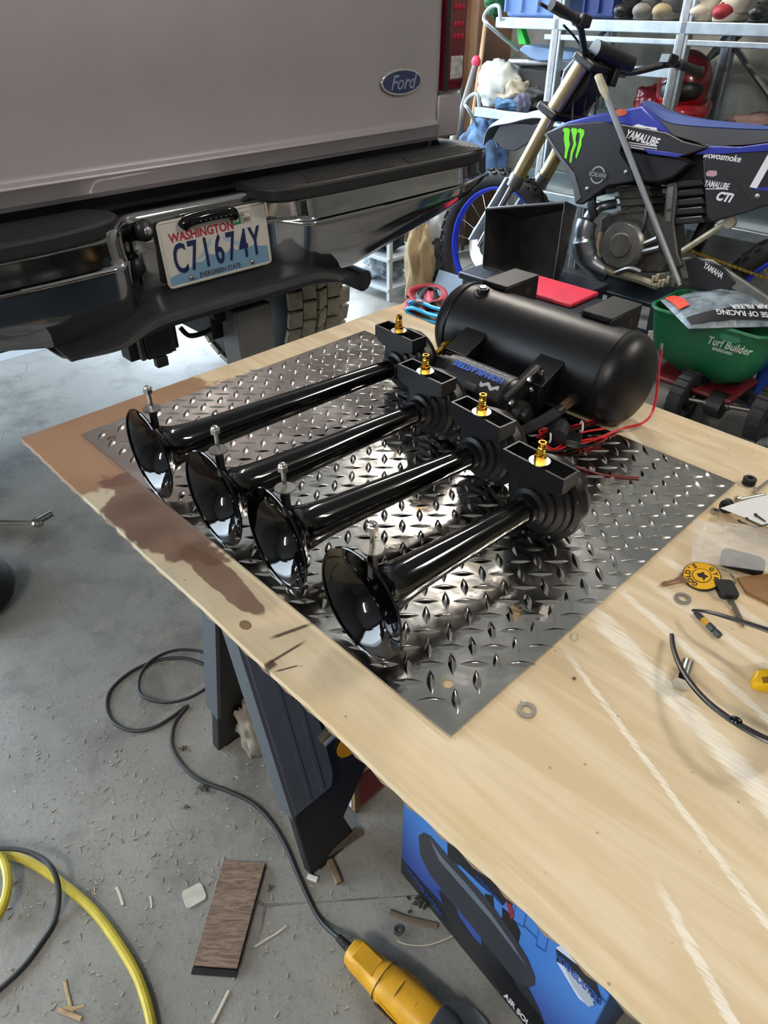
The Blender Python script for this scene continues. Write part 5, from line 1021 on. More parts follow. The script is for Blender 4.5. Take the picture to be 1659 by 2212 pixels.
def shoe(lab, p, a, mu, ms, mp, w_=.086, L=.29, h=.13, grp='shoes on the top shelf'):
    c = pw(p, a); M = RM @ Matrix.Translation((a, c.y, zU)) @ Matrix.Rotation(R(180), 4, 'Z')     # toe towards the room
    t = thing('shoe', lab, 'shoe', M, grp)
    out = [(-L*.75, -.3*w_), (-L*.72, -.36*w_), (-.3*L, -.40*w_), (0, -.46*w_), (.15*L, -.5*w_), (.24*L, -.36*w_), (.27*L, 0), (.24*L, .36*w_), (.15*L, .5*w_), (0, .46*w_), (-.3*L, .40*w_), (-L*.72, .36*w_), (-L*.75, .3*w_)]
    MB(M).prism(out, Matrix(), .032).build('sole', ms, t, bevel=.006)
    def up(u, v):
        x = -.72*L+.96*L*u; wy = w_*(.40+.08*math.sin(u*3.1))*(1 if u < .85 else math.sqrt(max(.02, 1-((u-.85)/.16)**2))); hh = .03+h*(1-sst(u, .45, .92)*.72); th = math.pi*v
        return M @ Vector((x, wy*math.cos(th), .03+(hh-.03)*math.sin(th)**.7))
    MB().grid(up, 16, 14, .003).build('upper', mu, t, ang=60)
    MB(M).sphere((.165*L, 0, .034), (.062*L/.29, .455*w_, .030), 16, 10).build('toe_cap', ms if mp is None else mp, t)
    for k in range(4): MB(M).tube([(.02*L-.03*k, -.25*w_, .075+.016*k), (.02*L-.03*k, .25*w_, .075+.016*k)], .003, 6).build('lace', M_WHITE if mu is M_SNW else M_BLK, t)
    M2 = M
    return t
shoe('grey boot left of the steel post, outer one of the pair', (1398, 38), RA0+.10, M_BOOT, M_SOLE, M_SOLE); shoe('grey boot with tan patch touching the steel post', (1441, 38), RA0+.10, M_BOOT, M_SOLE, M_BOOT2)
shoe('white sneaker just right of the steel post', (1518, 40), RA0+.10, M_SNW, M_SNW, None); shoe('white sneaker with bold red panel on the top shelf', (1570, 40), RA0+.10, M_SNW, M_SNW, M_SNR); shoe('maroon sneaker behind the white and red one', (1606, 32), RA0+.30, M_SNR, M_SNW, None); shoe('black shoe at the far right end of the top shelf', (1648, 38), RA0+.10, M_BLK, M_BLK, None); shoe('black shoe beside the navy storage bin', (1357, 38), RA0+.10, M_BLK, M_BLK, None)
# helmet on the middle shelf
hc = pw((1478, 178), 2.66); M_HRED = mat('red_helmet_shell', '86121c', .25, coat=.5); hz = zL+.0
hm = thing('motocross_helmet', 'dark red full-face motocross helmet on the rack behind the handlebar', 'helmet', RM @ Matrix.Translation((2.66, hc.y, hz)))
HM = RM @ Matrix.Translation((2.66, hc.y, hz)) @ Matrix.Rotation(R(200), 4, 'Z')        # x = face direction
MB(HM).sphere((-.02, 0, .155), (.145, .12, .14), 28, 18).build('shell', M_HRED, hm, ang=60)
MB(HM).sphere((.055, 0, .145), (.082, .098, .062), 20, 12).build('eye_port', M_BLK, hm)
MB(HM).tube(spl([(-.05, .105, .075), (.06, .10, .055), (.15, .05, .06), (.17, 0, .062), (.15, -.05, .06), (.06, -.10, .055), (-.05, -.105, .075)], 5), .036, 12).build('chin_bar', M_HRED, hm, ang=60)
MB(HM).grid(lambda u, v: HM @ Vector((.02+.17*u, (.11-.03*u)*(2*v-1), .255+.035*u-.05*(2*v-1)**2)), 8, 8, .006).build('visor', M_HRED, hm)
for s_ in (-1, 1): MB(HM).sphere((.10, .085*s_, .07), (.022, .012, .015), 10, 6).build('vent', M_BLK, hm)
MB(HM).torus((-.02, 0, .03), (0, 0, 1), .085, .02, 28, 8).build('neck_roll', M_BLK, hm)
h2 = pw((1415, 200), 2.72); blob('knee_guard', (2.72, h2.y, zL+.07), (.06, .09, .07), M_HRED, 'red and white guard lying left of the helmet on the rack', 'guard', 3, .2, fl=zL)
c_ = pw((1620, 245), 2.62); blob('brown_cloth', (2.62, c_.y-.08, zL+.03), (.10, .16, .045), mat('brown_rag', '5a4440', .85, var=.2, vs=20), 'brown cloth on the rack at the right edge', 'cloth', 5, .3, fl=zL)
# items on the middle shelf, left half
M_WCL = mat('white_cloth', 'b3b5ae', .85, var=.1, vs=12); M_BCL = mat('floral_blue_cloth', '3f5f7c', .85, var=.6, vs=40)
def shelf_blob(nm, p, a, r, m, lab, cat, seed, amp=.35, lift=0.0):
    c = pw(p, a); blob(nm, (a, c.y, zL+r[2]*.8+lift), r, m, lab, cat, seed, amp, fl=zL+.001)
shelf_blob('canvas_bag', (1080, 180), 2.58, (.09, .12, .12), M_WCL, 'crumpled white canvas bag at the left end of the middle shelf', 'bag', 11, .22)
shelf_blob('canvas_bag', (1110, 200), 2.56, (.07, .09, .07), mat('cream_cloth', 'a09786', .85, var=.15, vs=12), 'cream cloth folded over beside the white canvas bag', 'cloth', 12, .4)
shelf_blob('sock', (1100, 222), 2.50, (.05, .09, .03), M_BCL, 'blue floral sock bundle in front of the canvas bag', 'sock', 13, .3)
shelf_blob('gaiter', (1128, 224), 2.50, (.04, .05, .045), mat('slate_cloth', '4a4c60', .8), 'slate grey gaiter roll at the front of the middle shelf', 'cloth', 14, .25)
shelf_blob('tool_pile', (1160, 200), 2.64, (.10, .12, .06), mat('dark_gear', '2b2a2a', .7, var=.4, vs=20), 'pile of dark gear behind the steel post on the middle shelf', 'gear', 15, .45)
c0_, c1_ = pw((1100, 150), 2.62), pw((1188, 142), 2.62)
MB(RM).tube([Vector((2.62, c0_.y, zL+.2)), Vector((2.66, c1_.y, zL+.21))], .022, 12).solo('steel_pipe', M_DSTEEL, 'dull steel pipe lying across the gear on the middle shelf', 'pipe')
q = [pw(p, 2.58) for p in ((1120, 108), (1132, 97), (1245, 112), (1250, 130), (1160, 132), (1145, 126))]
MB(RM).prism([(p.y, p.z) for p in q], Matrix(((0, 0, 1, 2.58), (1, 0, 0, 0), (0, 1, 0, 0), (0, 0, 0, 1))), .16).solo('blue_tray', mat('pale_blue_plastic', '7f9cc0', .4), 'pale blue plastic tray wedged under the upper shelf', 'tray', bevel=.006)
MB(RM).bb((2.60, c1_.y-.05, zL), (2.76, c0_.y+.05, zL+.178)).solo('gear_carton', mat('dark_carton', '33302e', .8), 'dark carton under the steel pipe on the middle shelf', 'box', bevel=.004)
g0, g1 = pw((1122, 58), 2.50), pw((1130, 96), 2.50); MB(RM).hexa([(2.50, g1.y-.02, g1.z), (2.54, g1.y-.02, g1.z), (2.54, g1.y+.03, g1.z), (2.50, g1.y+.03, g1.z), (2.50, g0.y-.01, g0.z), (2.54, g0.y-.01, g0.z), (2.54, g0.y+.02, g0.z), (2.50, g0.y+.02, g0.z)]).solo('green_clip', mat('neon_green', '22b52c', .4), 'neon green plastic clip hanging below the upper shelf', 'clip', bevel=.003)
# corner by the door: cardboard, stick, bats, net
cbp = on(RM, 1, 1.52, (1066, 150)); MB(RM).bb((cbp.x-.16, 1.53, 0), (min(3.13, cbp.x+.25), 1.59, 1.42)).solo('cardboard_sheet', mat('plain_cardboard', '7d6048', .85, var=.12, vs=4), 'tall brown cardboard sheet leaning by the wall corner', 'cardboard')
def stick(nm, lab, cat, p0, p1, b, r, m, ext=1.0, zmin=.01):
    a_, b_ = on(RM, 1, b, p0), on(RM, 1, b, p1); d = (b_-a_).normalized(); t = (zmin-a_.z)/d.z; return a_, a_+d*t
s0, s1 = stick('broom', '', '', (1050, 42), (1016, 295), 1.46, .012, None); MB(RM).tube([s0, s1], .0125, 10).solo('wooden_stick', mat('pale_stick', 'd2ad88', .6), 'long pale wooden stick leaning in the corner', 'stick')
s0, s1 = stick('bat', '', '', (1028, 138), (985, 290), 1.36, .02, None); bt = thing('bat', 'grey bat with a pink end cap leaning beside the wooden stick', 'bat', RM @ Matrix.Translation((s1.x, s1.y, 0)))
MB(RM).tube([s0, s0.lerp(s1, .3), s1], [.018, .024, .03], 14).build('barrel', mat('grey_bat', '5c5854', .5), bt); MB(RM).sphere(s0+Vector((0, 0, .01)), (.026, .026, .03), 14, 10).build('end_cap', mat('pink_cap', 'c8324e', .5), bt)
s0 = on(RM, 1, 1.44, (994, 150)); s1 = Vector((s0.x+.12, 1.44, .01)); MB(RM).tube([s0, s1], .015, 10).solo('metal_pole', M_DSTEEL, 'thin metal pole crossing behind the grey bat', 'pole')
n0 = on(RM, 1, 1.30, (1068, 22)); blob('green_net', (n0.x, 1.30, 1.38), (.06, .05, .11), mat('dark_green_net', '1f5a34', .8, var=.4, vs=40), 'dark green net bag hanging at the top left of the rack', 'net', 17, .3)
g_ = on(RM, 1, 1.45, (976, 300)); 
bt2 = thing('garden_sprayer', 'bright green garden sprayer standing behind the truck bumper corner', 'sprayer', RM @ Matrix.Translation((g_.x+.02, 1.45, 0)))
MB(RM).lathe([(0, .07), (.3, .07), (max(.4, g_.z-.12), .07), (g_.z-.02, .03), (g_.z+.03, .02)], (g_.x+.02, 1.45, 0), (0, 0, 1), 20).build('bottle_body', mat('bright_green', '3fae2f', .4), bt2)
# floor clutter between truck and bike
def heap(nm, p, a, r, m, lab, cat, seed, amp=.24, base=0.0):
    c = pw(p, a); z = max(base+r[2]*.7, c.z); blob(nm, (a, c.y, z), (r[0], r[1], max(r[2], z-base)), m, lab, cat, seed, amp, fl=base+.002)
heap('jeans', (1040, 335), 2.56, (.09, .15, .16), mat('faded_denim', '4a6486', .85, var=.6, vs=14), 'heap of faded blue jeans on the lowest shelf of the rack', 'jeans', 21, .22, .52)
heap('white_shirt', (940, 510), 2.25, (.10, .13, .10), mat('white_shirt', 'b9b8b4', .85, var=.12, vs=8), 'crumpled white shirt on the heap beside the bumper end', 'shirt', 23)
heap('work_glove', (905, 575), 1.75, (.06, .07, .14), mat('tan_leather', 'a5906c', .8, var=.15, vs=12), 'tan leather work glove hanging down behind the table', 'glove', 24, .3)
heap('tan_jacket', (890, 530), 2.1, (.08, .10, .12), mat('tan_canvas', '8f8061', .85, var=.2, vs=10), 'tan canvas jacket heaped beside the white shirt', 'jacket', 25)
heap('brown_boot_bag', (970, 480), 2.3, (.05, .08, .12), mat('brown_leather', '5f4630', .7, var=.2, vs=14), 'brown leather bag left of the blue front wheel', 'bag', 26, .25)
sc_ = pw((915, 655), 1.55); SZ = sc_.z-.03
cbx = thing('strap_carton', 'open brown carton behind the table corner holding tie-down straps', 'box', RM @ Matrix.Translation((1.58, sc_.y, 0)))
MB(RM).bb((1.44, sc_.y-.13, 0), (1.74, sc_.y+.13, SZ)).build('carton_body', M_CARD, cbx, bevel=.002)
MB(RM).hexa([(1.74, sc_.y-.12, SZ-.002), (1.742, sc_.y-.12, SZ-.002), (1.742, sc_.y+.13, SZ-.002), (1.74, sc_.y+.13, SZ-.002), (1.80, sc_.y-.12, SZ+.11), (1.802, sc_.y-.12, SZ+.11), (1.802, sc_.y+.13, SZ+.11), (1.80, sc_.y+.13, SZ+.11)]).build('carton_flap', mat('pale_blue_flap', '8fa3b5', .7), cbx)
rgs = random.Random(5)
for k, (col, lab) in enumerate((('a01f2c', 'bright red tie-down strap coiled on top of the open carton'), ('1b1b1e', 'black tie-down strap crossing the red one in the open carton'), ('b8485a', 'faded pink-red tie-down strap at the front of the open carton'), ('2a2c33', 'dark grey tie-down strap at the back of the open carton'), ('8a1822', 'dark red tie-down strap looped at the left of the open carton'))):
    P = [(1.58+.10*math.cos(t*1.3+k)+rgs.uniform(-.02, .02), sc_.y+.09*math.sin(t*1.3+k*1.7)+rgs.uniform(-.015, .015), SZ+.010+.013*k+rgs.uniform(0, .02)) for t in range(9)]
    MB(RM).tube(spl(P, 5), .013, 8, flat=.35).solo('tie_down_strap', mat('strap_%d' % k, col, .6), lab, 'strap', 'straps in the carton')
heap('black_duffel', (945, 600), 2.2, (.09, .08, .13), mat('black_cloth', '1d1d20', .8, var=.3, vs=14), 'black cloth duffel between the glove and the bike wheel', 'bag', 28, .3)
for k, (dz, lab) in enumerate(((0, 'bright blue hose curving on the strap pile, lower loop'), (.03, 'bright blue hose curving on the strap pile, upper loop'))):
    P = [on(RM, 0, 1.46, p)+Vector((0, 0, .004)) for p in ((965, 690), (930, 682), (895, 668), (878, 672), (905, 690), (955, 700))]
    MB(RM).tube(spl([v+Vector((.02*k, 0, dz)) for v in P], 6), .009, 8).solo('air_hose', mat('bright_blue_hose', '1fa6d8', .4), lab, 'hose', 'blue air hose loops')
# white wire rack by the wheel
b0_ = pw((790, 600), 1.75).y; b1_ = pw((850, 600), 1.75).y; M_WRACK = mat('white_rack', 'bcc3c6', .5)
wk = thing('wire_rack', 'small white metal rack behind the truck wheel', 'rack', RM @ Matrix.Translation((1.85, (b0_+b1_)/2, 0)))
for a in (1.72, 2.0):
    for b in (b0_+.12, b1_): MB(RM).bb((a-.012, b-.012, 0), (a+.012, b+.012, .62)).build('post', M_WRACK, wk, bevel=.002)
for z in (.06, .22, .40, .58): MB(RM).bb((1.70, b1_-.01, z-.01), (2.02, b0_+.14, z+.008)).build('shelf', M_WRACK, wk, bevel=.002)
for i, z in enumerate((.068, .228, .408)):
    blob('rack_bundle', (1.84, (b0_+.12+b1_)/2, z+.055), (.10, .11, .06), (mat('grey_white_bundle', '8f979c', .7, var=.6, vs=18), M_BLK, mat('grey_white_bundle', '8f979c', .7, var=.6, vs=18))[i], ('pale bundle on the bottom tier of the white rack', 'black bundle on the second tier of the white rack', 'pale bundle on the third tier of the white rack')[i], 'bundle', 31+i, .3, fl=z+.002)
# totes that carry the pan and pouch
tz = pw((1140, 590), 1.62).z-.02
tt = thing('tote', 'dark tote box behind the air tank carrying the black drain pan', 'storage bin', RM @ Matrix.Translation((1.70, .37, 0))); M_TT = mat('dark_navy_tote', '151c26', .5)
bA, bB = pw((1250, 600), 1.60).y, pw((1040, 600), 1.60).y
MB(RM).hexa([(1.50, bA+.01, 0), (1.78, bA+.01, 0), (1.78, bB-.01, 0), (1.50, bB-.01, 0), (1.48, bA-.02, tz-.03), (1.80, bA-.02, tz-.03), (1.80, bB+.02, tz-.03), (1.48, bB+.02, tz-.03)]).build('bin_body', M_TT, tt, bevel=.01); MB(RM).bb((1.47, bA-.03, tz-.03), (1.81, bB+.03, tz)).build('bin_lid', M_TT, tt, bevel=.006)
# black drain pan, open toward the room
P = [pw(p, 1.60) for p in ((1055, 452), (1222, 438), (1235, 575), (1060, 590))]; zb_ = tz+.002; zt2 = P[1].z
bp0, bp1 = P[1].y, P[0].y
dpn = thing('drain_pan', 'dirty black plastic drain pan standing on end below the dirt bike', 'pan', RM @ Matrix.Translation((1.66, (bp0+bp1)/2, zb_))); M_PAN = mat('oily_black_plastic', '2b2927', .34, var=.6, vs=9, bump=.1, bs=30)
o4 = [(1.60, bp0, zb_), (1.60, bp1, zb_), (1.60, bp1+.01, P[0].z), (1.60, bp0, zt2)]; i4 = [(1.76, bp0+.07, zb_+.03), (1.76, bp1-.08, zb_+.03), (1.76, bp1-.06, P[0].z-.06), (1.76, bp0+.05, zt2-.05)]
ol = [Vector(v) for v in o4]; il = [Vector(v) for v in i4]
for k in range(4):
    j = (k+1) % 4; a_, b_, c_, d_ = ol[k], ol[j], il[j], il[k]; n = (b_-a_).cross(d_-a_).normalized()*.005
    MB(RM).add([a_, b_, c_, d_, a_+n, b_+n, c_+n, d_+n], [(0, 1, 2, 3), (7, 6, 5, 4), (0, 4, 5, 1), (1, 5, 6, 2), (2, 6, 7, 3), (3, 7, 4, 0)]).build('pan_wall', M_PAN, dpn)
MB(RM).hexa([il[0], il[1], il[2], il[3]]+[v+Vector((.006, 0, 0)) for v in il]).build('pan_bottom', M_PAN, dpn)
for k in range(4): MB(RM).tube([ol[k], ol[(k+1) % 4]], .006, 8).build('pan_rim', M_PAN, dpn)
# red pouch
pc_ = pw((1212, 622), 1.36); tz2 = pc_.z-.035
pq = thing('tool_pouch', 'bright red soft tool pouch behind the air tank', 'pouch', RM @ Matrix.Translation((1.40, pc_.y, tz2)))
M_POU = mat('red_pouch_fabric', 'c22a40', .55, var=.1, vs=15)
q0, q1 = pw((1268, 620), 1.36).y, pw((1120, 620), 1.36).y
MB(RM).grid(lambda u, v: RM @ Vector((1.28+.2*v, q0+(q1-q0)*u, tz2+.004+.062*(math.sin(math.pi*min(1, max(0, .04+.92*u)))**.55)*(math.sin(math.pi*(.04+.92*v))**.5))), 20, 14, 0).build('pouch_top', M_POU, pq, ang=60)
MB(RM).bb((1.285, q0+.01, tz2), (1.475, q1-.01, tz2+.016)).build('pouch_base', M_POU, pq, bevel=.005)
words('pouch_lettering', 'IN CASE OF', mat('pouch_print', '30141a', .6), pq, axes(RM @ Vector((1.279, (q0*.6+q1*.4), tz2+.014)), RM.to_3x3() @ Vector((0, -1, 0)), (0, 0, 1)), .014, .0004)
MB(RM).bb((1.26, q0-.04, 0), (1.465, q1+.02, tz2-.001)).solo('crate', M_TT, 'dark crate under the red pouch behind the air tank', 'crate', bevel=.008)
# ------------------------------------------------------------------ green spreader
M_GRN = mat('green_hopper_plastic', '17613c', .38, var=.08, vs=8); SA = 1.62
r_l, r_r = pw((1410, 668), SA), pw((1668, 700), SA); zr = (pw((1410, 668), SA).z+pw((1560, 705), SA).z)/2; zb2 = pw((1520, 810), SA).z
s_c = Vector((SA+.14, (r_l.y+r_r.y)/2, 0)); hl = abs(r_l.y-r_r.y)/2+.02
sp_ = thing('lawn_spreader', 'green lawn spreader hopper with black wheels right of the table', 'spreader', RM @ Matrix.Translation(s_c))
def hring(z, hx, hy, n=9): return [(s_c.x+x, s_c.y+y, z) for x, y in rrect(2*hx, 2*hy, min(hx, hy)*.45, n)]
rings = [hring(zr, .150, hl), hring(zr-.012, .148, hl-.004), hring((zr+zb2)/2, .142, hl-.018), hring(zb2+.05, .136, hl-.028), hring(zb2, .11, hl-.06), hring(zb2-.06, .05, .09)]
inner = [hring(zb2+.03, .10, hl-.075), hring((zr+zb2)/2, .127, hl-.038), hring(zr, .142, hl-.008)]
allr = inner+rings; n_r = len(allr[0]); vs = [p for r_ in allr for p in r_]; fs = []
for j in range(len(allr)-1):
    for i in range(n_r): fs.append((j*n_r+i, (j+1)*n_r+i, (j+1)*n_r+(i+1) % n_r, j*n_r+(i+1) % n_r))
fs.append(tuple(range(n_r))); fs.append(tuple(range((len(allr)-1)*n_r, len(allr)*n_r))[::-1]); hp_ = MB(RM).add(vs, fs).build('hopper', M_GRN, sp_, ang=40)
MB(RM).tube([Vector(p) for p in hring(zr+.002, .150, hl)], .008, 8, True).build('rim_roll', M_GRN, hp_)
def hwords(nm, txt, m, p, size, sx=1.0, shear=.2, off=.0006):
    c = pw(p, s_c.x-.137); return words(nm, txt, m, hp_, axes(RM @ Vector((s_c.x-.1452, c.y, c.z)), RM.to_3x3() @ Vector((0, -1, 0)), RM.to_3x3() @ Vector((.10, 0, 1))), size, .003, off, sx, shear)
hwords('hopper_lettering', 'Turf Builder', mat('pale_green_print', 'b9c9bb', .5), (1577, 746), .040, .82); hwords('hopper_lettering', 'EDGEGUARD', mat('pale_green_print', 'b9c9bb', .5), (1562, 757), .014, .9, .2, .0003); hwords('hopper_lettering', 'MINI', mat('orange_print', 'c2632a', .5), (1594, 757), .015, 1.1)
c = pw((1580, 729), s_c.x-.137); MB().prism(ell(.038, .014, 24), axes(RM @ Vector((s_c.x-.1455, c.y, c.z)), RM.to_3x3() @ Vector((0, -1, 0)), RM.to_3x3() @ Vector((.1, 0, 1))), .003).build('hopper_badge', mat('mid_green_print', '2f8058', .5), hp_); hwords('hopper_lettering', 'Scotts', mat('pale_green_print', 'b9c9bb', .5), (1580, 729), .018, .9)
c = pw((1428, 738), s_c.x-.14); MB(RM).box((s_c.x-.118, s_c.y+hl-.03, c.z), (.003, .03, .045), R(40)).build('white_sticker', M_WHITE, hp_)
def swheel(p, r, w_):
    c = atz(p, 0); cl = RM.inverted() @ c; cx_ = Vector((cl.x, cl.y, r))
    q = MB(RM).lathe([(-w_/2, r*.6), (-w_/2, r*.94), (-w_*.4, r), (w_*.4, r), (w_/2, r*.94), (w_/2, r*.6), (w_*.2, r*.55), (-w_*.2, r*.55)], cx_, (0, 1, 0), 36, cap=False, closed=True).build('wheel', M_RUB, sp_)
    MB(RM).lathe([(-w_*.4, .02), (-w_*.3, .028), (w_*.3, .028), (w_*.4, .02)], cx_, (0, 1, 0), 16).build('hub', M_BLK, q)
    for k in range(6): a = R(60*k); MB(RM).box(cx_+Vector((r*.35*math.cos(a), 0, r*.35*math.sin(a))), (r*.5, .012, .016), Matrix.Rotation(-a, 4, 'Y')).build('spoke', M_BLK, q)
    for k in range(22): a = 2*math.pi*k/22; MB(RM).box(cx_+Vector((r*math.cos(a), 0, r*math.sin(a))), (.008, w_*.9, .010), Matrix.Rotation(-a, 4, 'Y')).build('tread_lug', M_RUB, q)
    return cx_
w1 = swheel((1462, 912), .105, .055); w2 = swheel((1632, 950), .115, .055)
MB(RM).cyl(w1, w2, .009, n=12).build('axle', M_DSTEEL, sp_); wm = w1.lerp(w2, .42); MB(RM).lathe([(-.03, .03), (-.028, .05), (.028, .05), (.03, .03)], wm, (0, 1, 0), 24).build('gearbox', M_BLK, sp_)
for t_ in (.3, .55): MB(RM).lathe([(-.008, .012), (-.008, .018), (.008, .018), (.008, .012)], w1.lerp(w2, t_), (0, 1, 0), 16).build('axle_collar', M_DSTEEL, sp_)
for t_ in (.1, .9): v = w1.lerp(w2, t_); MB(RM).tube([v, Vector((s_c.x-.03, v.y, zb2-.02))], .012, 8).build('frame_tube', M_BLK, sp_)
MB(RM).bb((s_c.x-.16, s_c.y-.17, zb2-.075), (s_c.x+.1, s_c.y+.17, zb2-.055)).build('deflector_guard', mat('dark_red_guard', '5a1016', .5), sp_, bevel=.008); MB(RM).lathe([(0, .11), (.012, .115), (.02, .02)], (s_c.x, s_c.y, zb2-.115), (0, 0, 1), 28).build('spinner_plate', M_BLK, sp_)
# poly bag with an air filter on top of the hopper
M_BAG = mat('grey_poly_bag', '77828a', .22, var=.45, vs=16, coat=.4, bump=.5, bs=22)
bq = [on(RM, 2, zr+.06, (1432, 622)), on(RM, 2, zr+.06, (1605, 602)), on(RM, 2, zr+.02, (1720, 700)), on(RM, 2, zr+.02, (1488, 706))]
bgp = thing('poly_bag', 'grey plastic air filter bag lying on the green spreader', 'plastic bag', RM @ Matrix.Translation((bq[0].x, bq[0].y, zr+.011)))
def bagp(u, v, s_=1):
    p = bq[0].lerp(bq[1], u).lerp(bq[3].lerp(bq[2], u), v); e = (math.sin(math.pi*u)*math.sin(math.pi*v))**.6 if 0 < u < 1 and 0 < v < 1 else 0
    return RM @ Vector((p.x, p.y, zr+.013+.001*s_+s_*(.055*e if s_ > 0 else .0)+(.012*mnoise.noise(Vector((u*7, v*7, 3)))*e if s_ > 0 else 0)))
MB().grid(lambda u, v: bagp(u, v), 26, 26, 0).build('bag_film', M_BAG, bgp, ang=60); MB().grid(lambda u, v: bagp(u, v, -1), 6, 6, .001).build('bag_back', M_BAG, bgp)
q = MB().grid(lambda u, v: Vector(bagp(.03+.94*u, .78+.17*v))+Vector((0, 0, .004)), 20, 5, .0006).build('bag_band', mat('black_bag_band', '202226', .4), bgp)
def bag_words(txt, m, u, v, size, sx=1.0):
    c = Vector(bagp(u, v))+Vector((0, 0, .010)); xd = Vector(bagp(u+.1, v))-Vector(bagp(u-.1, v)); yd = Vector(bagp(u, v+.03))-Vector(bagp(u, v-.03)); words('bag_lettering', txt, m, bgp, axes(c, -xd, yd), size, .0004, .0006, sx)
bag_words('AIR FILTER', M_WHITE, .62, .80, .030); bag_words('HOUSE OF RACING', M_WHITE, .60, .90, .034, .9)
MB().grid(lambda u, v: Vector(bagp(.03+.10*u, .05+.5*v))+Vector((0, 0, .006)), 4, 10, .001).build('orange_insert', mat('orange_insert', 'd0402a', .5), bgp)
# blue item and corrugated hose at the right edge
bz = pw((1650, 790), 1.9); MB(RM).bb((1.9, bz.y-.3, 0), (2.05, bz.y+.02, bz.z+.03)).solo('blue_case', mat('royal_blue_case', '1c3f9c', .4), 'royal blue plastic case at the right edge behind the spreader', 'case', bevel=.02)
hq = spl([tuple(RM.inverted() @ atz(p, .02)) for p in ((1604, 958), (1640, 956), (1700, 960))], 14); MB(RM).tube(hq, [.017 if i % 2 else .021 for i in range(len(hq))], 12).solo('corrugated_hose', mat('grey_corrugated', '6d7478', .4, .4), 'grey corrugated hose on the floor below the spreader wheel', 'hose')
# ================================================================== small things on the plywood
ZP = -.004   # plywood top in the table frame
def tz_(p, z=ZP): return on(TM, 2, z, p)
def flatring(p, R_, ri, h, lab, tilt=0.0):
    c = tz_(p); q = MB(TM)
    n = 30; prof = []
    q.lathe([(0, R_), (h, R_), (h, ri), (0, ri)], (c.x, c.y, ZP+.0002), (0, 0, 1), n, cap=False, closed=True)
    q.solo('lock_washer', mat('washer_steel', 'a9a59e', .35, .9), lab, 'washer', ang=30)
flatring((1137, 1536), .0092, .0052, .0024, 'steel lock washer in front of the bare corner of the plate'); flatring((1474, 1295), .0092, .0052, .0024, 'steel lock washer between the yellow key tag and the driver bit')
# hex bolt under the glasses arm
a, b = tz_((1471, 1478), .006), tz_((1484, 1436), .006); bo = thing('hex_bolt', 'short steel hex bolt lying under the glasses arm', 'bolt', TM @ Matrix.Translation((a.x, a.y, ZP)))
MB(TM).lathe([(0, .0098), (.008, .0098), (.009, .0085)], (a.x, a.y, ZP+.0088), (b-a).normalized() if True else (0, 1, 0), 6).build('head', M_STEEL, bo, ang=20); d_ = (b-a); d_.z = 0; d_.normalize()
MB(TM).cyl(Vector((a.x, a.y, ZP+.0088))+d_*.006, Vector((a.x, a.y, ZP+.0088))+d_*.034, .0062, n=18).build('shank', mat('bolt_shank', '9a9894', .3, 1.0), bo)
# driver bit
a, b = tz_((1500, 1327)), tz_((1553, 1379)); d_ = (b-a); L_ = d_.length; d_.normalize(); z0 = Vector((0, 0, .0036)); bi = thing('driver_bit', 'grey screwdriver bit with a yellow band lying on the plywood', 'driver bit', TM @ Matrix.Translation((a.x, a.y, ZP)))
M_BIT = mat('dark_bit_steel', '4b4c50', .35, .8)
for t0, t1, r_, n, m in ((0, .16, .0028, 10, M_BIT), (.14, .30, .0034, 14, M_BIT), (.28, .56, .0030, 14, mat('bit_yellow_band', 'c9961e', .4)), (.54, .76, .0038, 6, M_BIT), (.76, .82, .0027, 12, M_BIT), (.82, 1.0, .0038, 6, M_BIT)):
    MB(TM).cyl(a+z0+d_*L_*t0, a+z0+d_*L_*t1, r_, n=n).build('bit_section', m, bi, ang=25)
# keys with round yellow tag
kc = tz_((1515, 1247), ZP+.004); kt = thing('key_tag', 'round yellow tag with black rim lettering on a key ring', 'key tag', TM @ Matrix.Translation((kc.x, kc.y, ZP)))
KM = TM @ Matrix.Translation((kc.x, kc.y, ZP+.004)) @ Matrix.Rotation(R(14), 4, 'X')
M_TAGY = mat('tag_yellow', 'd9a514', .4); M_TAGK = mat('tag_black', '1a1712', .45)
MB().prism(ell(.0215, .0215, 40), KM, .003).build('disc', M_TAGK, kt, bevel=.0006)
for r_, m, z in ((.0202, M_TAGY, .003), (.0108, M_TAGK, .0032), (.0098, M_TAGY, .0034)): MB().prism(ell(r_, r_, 36), KM @ Matrix.Translation((0, 0, z)), .0003).build('tag_print', m, kt)
up_ = 46+180
for i, ch in enumerate("GOLD'S"): an = R(-60+24*i+up_+15); words('tag_lettering', ch, M_TAGK, kt, KM @ Matrix.Rotation(an, 4, 'Z').inverted() @ Matrix.Translation((0, .0153, .0034)) , .0085, .0001, .0003)
for i, ch in enumerate('GYM'): an = R(150+28*i+up_); words('tag_lettering', ch, M_TAGK, kt, KM @ Matrix.Rotation(an, 4, 'Z').inverted() @ Matrix.Translation((0, .0153, .0034)), .0075, .0001, .0003)
MB().prism([(-.006, -.001), (-.002, -.004), (.002, -.003), (.006, -.006), (.005, -.001), (.007, .003), (.002, .003), (-.001, .006), (-.003, .002)], KM @ Matrix.Translation((0, 0, .0037)), .0003).build('tag_figure', M_TAGK, kt)
